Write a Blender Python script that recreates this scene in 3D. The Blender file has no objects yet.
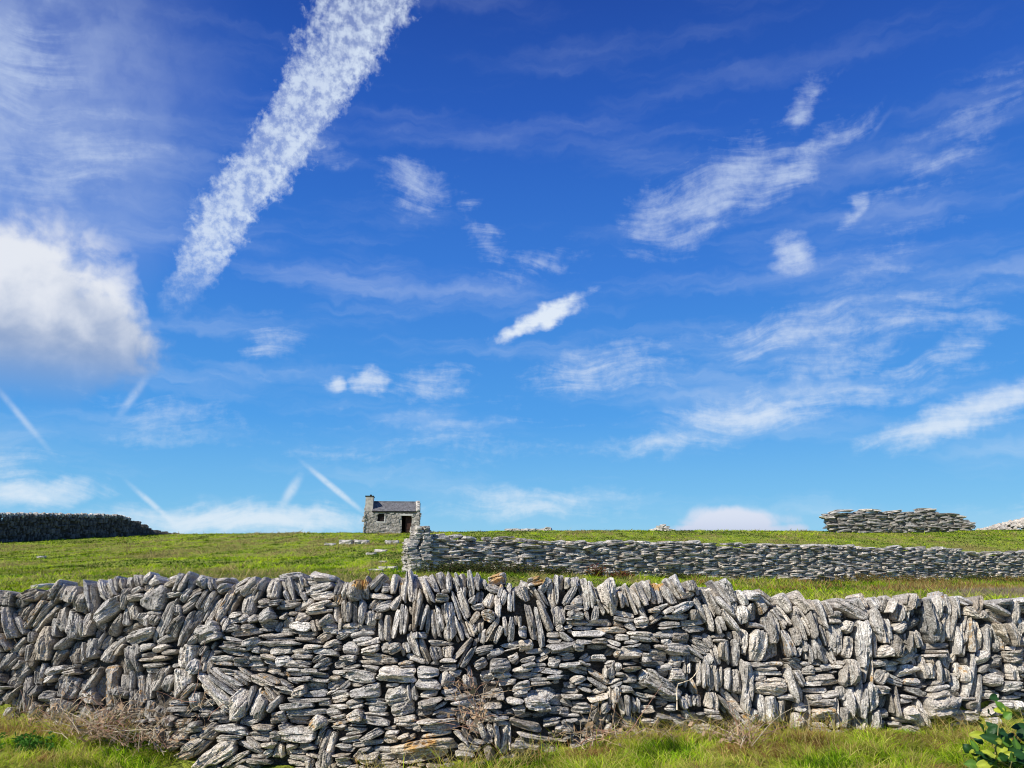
import bpy, math, random
import numpy as np
RNG = np.random.default_rng(11)
random.seed(5)
R = math.radians
scene = bpy.context.scene
COL = scene.collection

# ------------------------------------------------------------------ camera model (also used to read distances off the photo)
EYE = 1.6
PITCH = R(12.3)
FPX = 797.0
CP, SP = math.cos(PITCH), math.sin(PITCH)

def ray(px, py):
    """slopes (x/y, z/y) of the line of sight through a photo pixel"""
    X = (np.asarray(px, float) - 512) / FPX
    Z = (384 - np.asarray(py, float)) / FPX
    yy = CP - Z * SP
    return X / yy, (SP + Z * CP) / yy

def at(px, py, Y):
    a, b = ray(px, py)
    Y = np.asarray(Y, float) + 0 * a
    return np.stack([a * Y, Y, EYE + b * Y], -1)

def slope(py):
    return ray(512, py)[1]

# ------------------------------------------------------------------ numpy value noise
def _h(i, j, k, s):
    n = (i * 374761393 + j * 668265263 + k * 2147483647 + s * 974634777) & 0xffffffff
    n = ((n ^ (n >> 13)) * 1274126177) & 0xffffffff
    n = n ^ (n >> 16)
    return (n & 0xffffff) / float(0xffffff)

def vn(p, seed=0):
    p = np.asarray(p, float)
    f = np.floor(p).astype(np.int64)
    t = p - f
    t = t * t * (3 - 2 * t)
    i, j, k = f[..., 0], f[..., 1], f[..., 2]
    r = 0
    for a in (0, 1):
        wa = t[..., 0] if a else 1 - t[..., 0]
        for b in (0, 1):
            wb = t[..., 1] if b else 1 - t[..., 1]
            for c in (0, 1):
                wc = t[..., 2] if c else 1 - t[..., 2]
                r = r + wa * wb * wc * _h(i + a, j + b, k + c, seed)
    return r * 2 - 1

def fbm(p, seed=0, o=3):
    p = np.asarray(p, float)
    r, a, s = 0, 1.0, 0
    for q in range(o):
        r = r + a * vn(p * 2 ** q, seed + q * 17); s += a; a *= 0.5
    return r / s

def v3(x, y, z=0.0):
    x = np.asarray(x, float); y = np.asarray(y, float)
    return np.stack([x, y, np.zeros_like(x + y) + z], -1)

def sm(a, b, x):
    t = np.clip((np.asarray(x, float) - a) / (b - a), 0, 1)
    return t * t * (3 - 2 * t)

# ------------------------------------------------------------------ mesh collector
class MB:
    def __init__(self):
        self.v, self.f, self.c, self.u, self.n = [], [], [], [], 0
    def add(self, verts, faces, col=(1, 0, 0, 1), uv=None):
        verts = np.asarray(verts, float).reshape(-1, 3)
        m = len(verts)
        self.v.append(verts)
        self.f.append([tuple(int(i) + self.n for i in f) for f in faces])
        col = np.asarray(col, float)
        if col.ndim == 1: col = np.tile(col, (m, 1))
        self.c.append(col)
        self.u.append(np.zeros((m, 2)) if uv is None else np.asarray(uv, float))
        self.n += m
    def build(self, name, mat, parent=None, smooth=False, origin=None):
        v = np.concatenate(self.v); c = np.concatenate(self.c); u = np.concatenate(self.u)
        fs = [f for l in self.f for f in l]
        if origin is not None: v = v - np.asarray(origin, float)
        me = bpy.data.meshes.new(name)
        tot = np.array([len(f) for f in fs], dtype=np.int32)
        idx = np.fromiter((i for f in fs for i in f), dtype=np.int32, count=int(tot.sum()))
        me.vertices.add(len(v)); me.vertices.foreach_set('co', v.astype(np.float32).ravel())
        me.loops.add(len(idx)); me.loops.foreach_set('vertex_index', idx)
        me.polygons.add(len(fs))
        st = np.concatenate([[0], np.cumsum(tot)[:-1]]).astype(np.int32)
        me.polygons.foreach_set('loop_start', st); me.polygons.foreach_set('loop_total', tot)
        me.polygons.foreach_set('use_smooth', np.full(len(fs), bool(smooth)))
        me.update(calc_edges=True)
        at_ = me.attributes.new('tone', 'FLOAT_COLOR', 'POINT')
        at_.data.foreach_set('color', c.astype(np.float32).ravel())
        uvl = me.uv_layers.new(name='UVMap')
        uvl.data.foreach_set('uv', u[idx].astype(np.float32).ravel())
        me.validate()
        me.materials.append(mat)
        o = bpy.data.objects.new(name, me); COL.objects.link(o)
        if origin is not None: o.location = origin
        if parent is not None:
            o.parent = parent
            o.location = np.asarray(o.location) - np.asarray(parent.location)
        return o

def empty(name, loc=(0, 0, 0)):
    o = bpy.data.objects.new(name, None); o.location = loc
    o.empty_display_size = 0.3
    COL.objects.link(o); return o

def tag(o, label=None, cat=None, group=None, kind=None):
    if label: o['label'] = label
    if cat: o['category'] = cat
    if group: o['group'] = group
    if kind: o['kind'] = kind
    return o

# ------------------------------------------------------------------ material helpers
class NT:
    def __init__(self, tree): self.t = tree; self.n = tree.nodes; self.l = tree.links
    def node(self, typ, **kw):
        n = self.n.new(typ)
        for k, v in kw.items(): setattr(n, k, v)
        return n
    def set(self, sock, v):
        if isinstance(v, bpy.types.NodeSocket): self.l.new(v, sock)
        else: sock.default_value = v
    def math(self, op, a, b=0.0, c=0.0, clamp=False):
        n = self.node('ShaderNodeMath', operation=op, use_clamp=clamp)
        self.set(n.inputs[0], a); self.set(n.inputs[1], b); self.set(n.inputs[2], c)
        return n.outputs[0]
    def vmath(self, op, a, b=(0, 0, 0)):
        n = self.node('ShaderNodeVectorMath', operation=op)
        self.set(n.inputs[0], a); self.set(n.inputs[1], b)
        return n.outputs['Value'] if op in ('LENGTH', 'DOT_PRODUCT') else n.outputs[0]
    def mapping(self, v, loc=(0, 0, 0), rot=(0, 0, 0), sc=(1, 1, 1), typ='POINT'):
        n = self.node('ShaderNodeMapping', vector_type=typ)
        self.set(n.inputs[0], v); n.inputs[1].default_value = loc
        n.inputs[2].default_value = rot; n.inputs[3].default_value = sc
        return n.outputs[0]
    def noise(self, v, scale, detail=3, rough=0.5, dist=0.0, col=False):
        n = self.node('ShaderNodeTexNoise'); self.set(n.inputs['Vector'], v)
        n.inputs['Scale'].default_value = scale; n.inputs['Detail'].default_value = detail
        n.inputs['Roughness'].default_value = rough; n.inputs['Distortion'].default_value = dist
        return n.outputs['Color'] if col else n.outputs['Fac']
    def rng(self, v, a, b, c=0.0, d=1.0, smooth=True):
        n = self.node('ShaderNodeMapRange'); n.interpolation_type = 'SMOOTHSTEP' if smooth else 'LINEAR'
        self.set(n.inputs[0], v)
        for i, q in enumerate((a, b, c, d)): self.set(n.inputs[1 + i], q)
        return n.outputs[0]
    def mix(self, f, a, b, mode='MIX'):
        n = self.node('ShaderNodeMix', data_type='RGBA', blend_type=mode)
        self.set(n.inputs[0], f)
        self.set(n.inputs[6], a if isinstance(a, bpy.types.NodeSocket) else tuple(a) + (1,))
        self.set(n.inputs[7], b if isinstance(b, bpy.types.NodeSocket) else tuple(b) + (1,))
        return n.outputs[2]
    def rgb(self, v):  # value -> colour
        n = self.node('ShaderNodeCombineColor')
        for i in range(3): self.set(n.inputs[i], v)
        return n.outputs[0]

def new_mat(name):
    m = bpy.data.materials.new(name); m.use_nodes = True
    t = NT(m.node_tree); b = m.node_tree.nodes['Principled BSDF']
    b.inputs['Roughness'].default_value = 0.9
    b.inputs['Specular IOR Level'].default_value = 0.2
    return m, t, b

def attr(t):
    a = t.node('ShaderNodeAttribute', attribute_name='tone')
    s = t.node('ShaderNodeSeparateColor'); t.l.new(a.outputs['Color'], s.inputs[0])
    return a, s.outputs[0], s.outputs[1], s.outputs[2], a.outputs['Alpha']

def limestone(name, dark=(0.20, 0.185, 0.168), light=(0.645, 0.61, 0.565), warm=(0.60, 0.49, 0.35), fine=1.0, bump=1.0):
    """weathered karst limestone; tone = (brightness, warmth, orange lichen, pale lichen), UV in metres along/across the bedding"""
    m, t, b = new_mat(name)
    a, br, wm, li, al = attr(t)
    uv = t.node('ShaderNodeUVMap'); uv.uv_map = 'UVMap'
    ob = t.node('ShaderNodeNewGeometry').outputs['Position']
    strata = t.noise(t.mapping(uv.outputs[0], sc=(7 * fine, 46 * fine, 1)), 1.0, 3, 0.6, 0.6)
    mid = t.noise(ob, 9 * fine, 4, 0.6)
    fin = t.noise(ob, 70 * fine, 3, 0.65)
    c = t.mix(t.rng(mid, 0.32, 0.68), dark, light)
    k = t.rng(strata, 0.34, 0.60, t.math('SUBTRACT', 0.80, t.math('MULTIPLY', al, 0.42)), 1.08)
    k2 = t.rng(fin, 0.3, 0.68, 0.48, 1.35)
    c = t.mix(1.0, c, t.rgb(t.math('MULTIPLY', k, k2)), 'MULTIPLY')
    base = t.mix(0.45, c, t.mix(1.0, light, t.rgb(t.math('MULTIPLY', k, k2)), 'MULTIPLY'))
    base = t.mix(wm, base, t.mix(1.0, warm, t.rgb(t.math('MULTIPLY', k, k2)), 'MULTIPLY'))
    # pale crust lichen spots
    sp = t.noise(ob, 30 * fine, 2, 0.5)
    spots = t.math('MULTIPLY', t.rng(sp, 0.56, 0.64), al)
    base = t.mix(spots, base, (0.60, 0.59, 0.55))
    base = t.mix(1.0, base, t.rgb(br), 'MULTIPLY')
    on = t.noise(ob, 26 * fine, 3, 0.6)
    of = t.math('MULTIPLY', t.rng(t.math('ADD', li, t.math('MULTIPLY', t.math('SUBTRACT', on, 0.5), 3.2)), 0.30, 1.0), t.math('MULTIPLY', t.rng(li, 0.0, 0.25), 0.68))
    base = t.mix(of, base, t.mix(t.rng(fin, .35, .65), (0.50, 0.22, 0.015), (0.66, 0.38, 0.06)))
    t.l.new(base, b.inputs['Base Color'])
    hgt = t.math('ADD', t.math('MULTIPLY', strata, 1.0), t.math('MULTIPLY', fin, 0.45))
    bp = t.node('ShaderNodeBump'); bp.inputs['Strength'].default_value = bump; bp.inputs['Distance'].default_value = 0.02 / fine
    t.l.new(hgt, bp.inputs['Height']); t.l.new(bp.outputs[0], b.inputs['Normal'])
    b.inputs['Roughness'].default_value = 0.95
    b.inputs['Specular IOR Level'].default_value = 0.12
    return m

def vegetation(name, trans=0.3, rough=0.75, mul=(1, 1, 1)):
    m, t, b = new_mat(name)
    a = t.node('ShaderNodeAttribute', attribute_name='tone')
    c = t.mix(1.0, a.outputs['Color'], mul, 'MULTIPLY')
    t.l.new(c, b.inputs['Base Color'])
    b.inputs['Roughness'].default_value = rough
    b.inputs['Specular IOR Level'].default_value = 0.15
    tr = t.node('ShaderNodeBsdfTranslucent'); t.l.new(c, tr.inputs[0])
    mx = t.node('ShaderNodeMixShader'); mx.inputs[0].default_value = trans
    t.l.new(b.outputs[0], mx.inputs[1]); t.l.new(tr.outputs[0], mx.inputs[2])
    t.l.new(mx.outputs[0], t.n['Material Output'].inputs[0])
    return m

M_STONE = limestone('limestone')
M_FAR = limestone('far_limestone', dark=(0.27, 0.253, 0.24), light=(0.74, 0.70, 0.65), fine=0.45, bump=0.6)
M_GRASS = vegetation('grass_blades', 0.45, 1.0)
M_GRASS.node_tree.nodes['Principled BSDF'].inputs['Specular IOR Level'].default_value = 0.0
M_FOL = vegetation('foliage', 0.25, 0.5)
M_STEM = vegetation('dry_stems', 0.0, 0.85)
# ------------------------------------------------------------------ camera, sun, sky
cam = bpy.data.cameras.new('camera'); co = bpy.data.objects.new('camera', cam); COL.objects.link(co)
cam.sensor_width = 36; cam.lens = FPX / 1024 * 36; cam.clip_end = 6000; cam.clip_start = 0.05
co.location = (0, 0, EYE); co.rotation_euler = (R(90) + PITCH, 0, 0)
scene.camera = co
scene.view_settings.view_transform = 'Standard'; scene.view_settings.look = 'None'
scene.cycles.filter_width = 1.05
scene.view_settings.exposure = 0; scene.view_settings.gamma = 1

SUN_EL, SUN_LEFT = R(42), R(47)
sd = np.array([-math.sin(SUN_LEFT) * math.cos(SUN_EL), -math.cos(SUN_LEFT) * math.cos(SUN_EL), math.sin(SUN_EL)])
sl = bpy.data.lights.new('sun', 'SUN'); sl.energy = 5.0; sl.angle = R(0.53); sl.color = (1.0, 0.94, 0.82)
so = bpy.data.objects.new('sun', sl); COL.objects.link(so); so.location = (-20, -20, 30)
from mathutils import Vector
so.rotation_euler = Vector(sd).to_track_quat('Z', 'Y').to_euler()

w = bpy.data.worlds.new('World'); scene.world = w; w.use_nodes = True
t = NT(w.node_tree)
bg = t.n['Background']; bg.inputs[1].default_value = 0.1
sky = t.node('ShaderNodeTexSky'); sky.sky_type = 'NISHITA'; sky.sun_disc = False
sky.sun_elevation = SUN_EL; sky.sun_rotation = math.atan2(sd[0], sd[1])
sky.air_density = 1.0; sky.dust_density = 0.3; sky.ozone_density = 2.5
geo = t.node('ShaderNodeTexCoord').outputs['Generated']
sep = t.node('ShaderNodeSeparateXYZ'); t.l.new(t.vmath('NORMALIZE', geo), sep.inputs[0])
az = t.math('MULTIPLY', t.math('ARCTAN2', sep.outputs[0], sep.outputs[1]), 180 / math.pi)
el = t.math('MULTIPLY', t.math('ARCSINE', sep.outputs[2]), 180 / math.pi)
cb = t.node('ShaderNodeCombineXYZ'); t.set(cb.inputs[0], az); t.set(cb.inputs[1], el)
P = cb.outputs[0]

def azel(px, py):
    a, b = ray(px, py)
    return math.degrees(math.atan(a)), math.degrees(math.atan2(b, math.hypot(1, a)))

# deepen the physical sky towards the clear maritime blue of the photograph, by elevation
ramp = t.node('ShaderNodeValToRGB')
t.set(ramp.inputs[0], t.rng(el, 0, 60, 0, 1, False))
def lin(c): return tuple((v / 255 / 12.92) if v / 255 < .04045 else ((v / 255 + .055) / 1.055) ** 2.4 for v in c)
stops = [(0.0, (150, 212, 242)), (0.06, (112, 190, 240)), (0.16, (70, 158, 236)), (0.33, (50, 124, 220)), (0.50, (33, 94, 196)), (0.66, (21, 68, 164)), (1.0, (16, 50, 135))]
e = ramp.color_ramp.elements
while len(e) > 1: e.remove(e[-1])
e[0].position = 0; e[0].color = lin(stops[0][1]) + (1,)
for p_, c_ in stops[1:]:
    q = e.new(p_); q.color = lin(c_) + (1,)
skyc = t.mix(1.0, ramp.outputs[0], (10.0, 10.0, 10.0), 'MULTIPLY')     # background strength is 0.1
skyc = t.mix(0.88, sky.outputs[0], skyc)

# --- noises in (azimuth, elevation) degrees
warp = t.noise(P, 0.12, 1.5, 0.5, col=True)
Pw = t.vmath('ADD', P, t.vmath('MULTIPLY', t.vmath('SUBTRACT', warp, (0.5, 0.5, 0.5)), (6.0, 5.0, 0)))
warp2 = t.noise(P, 0.5, 3, 0.55, col=True)
Pw2 = t.vmath('ADD', P, t.vmath('MULTIPLY', t.vmath('SUBTRACT', warp2, (0.5, 0.5, 0.5)), (2.2, 1.8, 0)))
wisp = t.noise(t.mapping(Pw, rot=(0, 0, R(-28)), sc=(0.15, 0.75, 1)), 1.0, 7, 0.60, 0.2)
puff = t.noise(P, 0.42, 6, 0.5, 0.2)
fine = t.noise(P, 1.3, 6, 0.62, 0.2)

def blobs(lst, vec):
    acc = None
    for (x, y, rx, ry, ang, op) in lst:
        a, b = azel(x, y)
        a1, _ = azel(x + rx, y); _, b1 = azel(x, y - ry)
        sx = 1.5 * rx / (FPX * 1.02) * 57.3; sy = 1.5 * ry / (FPX * 1.02) * 57.3
        L = t.vmath('LENGTH', t.mapping(vec, loc=(a, b, 0), rot=(0, 0, R(ang)), sc=(sx, sy, 1), typ='TEXTURE'))
        g = t.math('MULTIPLY', t.rng(L, 1.0, 0.0, 0, 1), op)
        acc = g if acc is None else t.math('MAXIMUM', acc, g)
    return acc

wispy = [(415, 185, 50, 26, -38, .62), (480, 228, 55, 18, -50, .52), (715, 195, 95, 36, 28, .72), (665, 215, 55, 30, 20, .62), (790, 175, 95, 20, 28, .68), (800, 110, 36, 16, 50, .7),
         (852, 212, 30, 9, 45, .6), (793, 252, 24, 22, 20, .72), (270, 345, 26, 34, -60, .55), (336, 384, 15, 9, 10, .85), (372, 381, 26, 12, 10, .9), (430, 384, 60, 18, 5, .6),
         (600, 372, 95, 28, 6, .62), (790, 330, 100, 22, 12, .62), (960, 345, 50, 18, 20, .62), (760, 412, 130, 26, 10, .72), (680, 440, 85, 16, 5, .6), (970, 413, 100, 17, 14, 1.05),
         (530, 505, 130, 22, 4, .62), (250, 520, 150, 16, 0, .95), (30, 492, 70, 18, 5, .95), (50, 152, 110, 45, 10, .5), (20, 60, 60, 60, 0, .5), (338, 411, 9, 5, 0, .5), (550, 262, 70, 20, 10, .45),
         (880, 330, 130, 40, 12, .5), (880, 270, 90, 40, 20, .36), (420, 440, 200, 40, 5, .36), (960, 140, 110, 30, 25, .42), (320, 150, 60, 20, -20, .4), (880, 390, 120, 20, 8, .5), (160, 420, 120, 30, 0, .38),
         (1250, 300, 140, 50, 15, .8), (-250, 250, 140, 60, 10, .8), (-150, 480, 160, 30, 5, .8), (1200, 500, 160, 20, 5, .7)]
wispy = [(a, b, c * 1.45, d * 1.6, e_, min(f * 1.1, 1.1) ** .55) for a, b, c, d, e_, f in wispy]
g = t.math('POWER', blobs(wispy, Pw2), 1.8)
wn = t.math('ADD', t.math('MULTIPLY', t.rng(wisp, 0.28, 0.72), 0.74), t.math('MULTIPLY', t.rng(fine, 0.3, 0.7), 0.26))
aw = t.math('MULTIPLY', t.rng(t.math('SUBTRACT', t.math('MULTIPLY', g, 1.45), t.math('MULTIPLY', t.math('SUBTRACT', 1.0, wn), 0.84)), -0.06, 1.3), 0.74)
bright = [(550, 315, 56, 13, 24, 1.0), (518, 331, 36, 10, 20, .9)]
gb = blobs(bright, Pw2)
ab = t.rng(t.math('SUBTRACT', t.math('MULTIPLY', gb, 1.3), t.math('MULTIPLY', t.math('SUBTRACT', 1.0, wn), 0.6)), 0.0, 1.0)
streak = [(335, 489, 42, 3.6, -38, 1.0), (291, 491, 20, 6, 62, .8), (150, 502, 28, 3.2, -40, .8), (22, 418, 42, 3.5, -48, .6), (133, 396, 28, 5, 62, .6), (880, 125, 22, 3, 45, .25)]
gs = blobs(streak, P)
as_ = t.math('MULTIPLY', t.rng(gs, 0.0, 1.1), t.math('MULTIPLY', 0.62, t.rng(fine, 0.25, 0.6, 0.5, 1.0)))
cum = [(15, 322, 108, 92, -8, 1.15), (80, 330, 80, 55, -28, 1.05), (20, 275, 80, 40, -20, 1.0), (735, 522, 58, 17, 0, .95), (705, 530, 42, 9, 0, .75), (770, 529, 42, 8, 0, .7), (-100, 320, 130, 80, 0, 1.1)]
gc = blobs(cum, P)
pf = t.math('SUBTRACT', t.math('MULTIPLY', gc, 1.9), t.math('MULTIPLY', t.math('SUBTRACT', 1.0, t.rng(puff, 0.25, 0.7)), 0.75))
ac = t.math('MULTIPLY', t.rng(pf, 0.0, 0.95), 0.95)
_, eB0 = azel(40, 402)
ac = t.math('MULTIPLY', ac, t.math('MAXIMUM', t.rng(el, eB0 - 1.0, eB0 + 4.5), t.rng(el, 5.5, 4.5)))
# contrail: a ribbon whose azimuth is a function of elevation
pts = [(-100, 440, 50), (0, 368, 47), (50, 341, 42), (100, 309, 35), (150, 278, 35), (200, 237, 32), (250, 206, 26), (300, 180, 19)]
fc = t.node('ShaderNodeFloatCurve'); fw = t.node('ShaderNodeFloatCurve')
def curve(node, vals):
    cv = node.mapping.curves[0]
    vals = sorted(vals)
    cv.points[0].location = vals[0]; cv.points[-1].location = vals[-1]
    for v in vals[1:-1]: cv.points.new(*v)
    node.mapping.update()
data = []
for (y_, x_, hw) in pts:
    a_, e_ = azel(x_, y_); a2, _ = azel(x_ + hw, y_)
    data.append((e_ / 60, (a_ + 40) / 40, (a2 - a_) / 10))
curve(fc, [(d[0], d[1]) for d in data]); curve(fw, [(d[0], d[2]) for d in data])
en = t.math('DIVIDE', el, 60.0)
t.set(fc.inputs[1], en); t.set(fw.inputs[1], en)
sepw = t.node('ShaderNodeSeparateXYZ'); t.l.new(Pw2, sepw.inputs[0])
ca = t.math('SUBTRACT', t.math('MULTIPLY', fc.outputs[0], 40.0), 40.0)
dd = t.math('DIVIDE', t.math('ABSOLUTE', t.math('SUBTRACT', sepw.outputs[0], ca)), t.math('MULTIPLY', fw.outputs[0], 10.0))
e0 = azel(180, 303)[1]
fine2 = t.noise(P, 1.45, 6, 0.62, 0.0)
ddn = t.math('ADD', dd, t.math('MULTIPLY', t.math('SUBTRACT', fine, 0.5), 1.5))
gcon = t.math('MULTIPLY', t.rng(ddn, 1.18, 0.55), t.rng(t.math('ADD', el, t.math('MULTIPLY', t.math('SUBTRACT', fine, 0.5), 4.0)), e0 - 1.4, e0 + 4.2))
vor = t.node('ShaderNodeTexVoronoi'); vor.feature = 'SMOOTH_F1'; vor.inputs['Scale'].default_value = 1.15; vor.inputs['Smoothness'].default_value = 0.5
t.set(vor.inputs['Vector'], Pw2)
cell = t.rng(vor.outputs[0], 0.75, 0.2)
tex = t.math('ADD', t.math('MULTIPLY', cell, 0.15), t.math('ADD', t.math('MULTIPLY', t.rng(fine2, 0.30, 0.68), 0.60), t.math('MULTIPLY', t.rng(t.noise(P, .45, 2, .5), .35, .65), 0.25)))
acon = t.math('MULTIPLY', gcon, t.math('ADD', t.rng(tex, 0.08, 0.88, 0.26, 0.84), t.math('MULTIPLY', t.rng(t.math('SUBTRACT', sepw.outputs[0], ca), -0.5, 2.5), 0.12)))

# faint veil of cirrus everywhere, thicker top left and low down
veil = t.math('MULTIPLY', t.rng(t.noise(t.mapping(Pw2, rot=(0, 0, R(-12)), sc=(0.045, 0.30, 1)), 1.0, 5, 0.55, 0.0), 0.45, 0.80), t.rng(el, 38, 16, .10, .30))
lf = blobs([(-40, 60, 190, 170, 0, .75), (60, 150, 110, 60, -10, .35)], P)
veil2 = t.math('MULTIPLY', lf, t.math('ADD', t.rng(t.noise(Pw2, .16, 5, .55), 0.32, 0.68, 0.12, 0.62), t.math('MULTIPLY', wisp, 0.22)))
low = t.math('MULTIPLY', t.rng(el, 7, 0), 0.30)
def over(a, b): return t.math('SUBTRACT', 1.0, t.math('MULTIPLY', t.math('SUBTRACT', 1.0, a), t.math('SUBTRACT', 1.0, b)))
al = over(over(aw, ab), over(veil, veil2)); al = over(al, as_)
skyc = t.mix(t.math('MINIMUM', al, 0.93), skyc, t.mix(t.rng(el, 8, 35), (8.4, 9.0, 9.6), (6.4, 7.6, 9.4)))
skyc = t.mix(acon, skyc, (6.9, 7.9, 9.3))
# cumulus: white tops, lilac-grey undersides
a_, eT = azel(40, 245); _, eB = azel(40, 385)
shade = t.rng(t.math('ADD', el, t.math('MULTIPLY', t.math('SUBTRACT', puff, 0.5), 9.0)), eB + 0.5, eT - 0.5)
low_shade = t.rng(el, 0.8, 3.2)
ccol = t.mix(shade, (2.9, 3.9, 6.0), (8.1, 8.4, 9.0))
isl = t.rng(el, 5, 7)
ccol = t.mix(isl, t.mix(low_shade, (5.4, 6.0, 7.8), (7.2, 7.7, 9.0)), ccol)
skyc = t.mix(ac, skyc, ccol)
t.l.new(skyc, bg.inputs[0])
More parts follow.
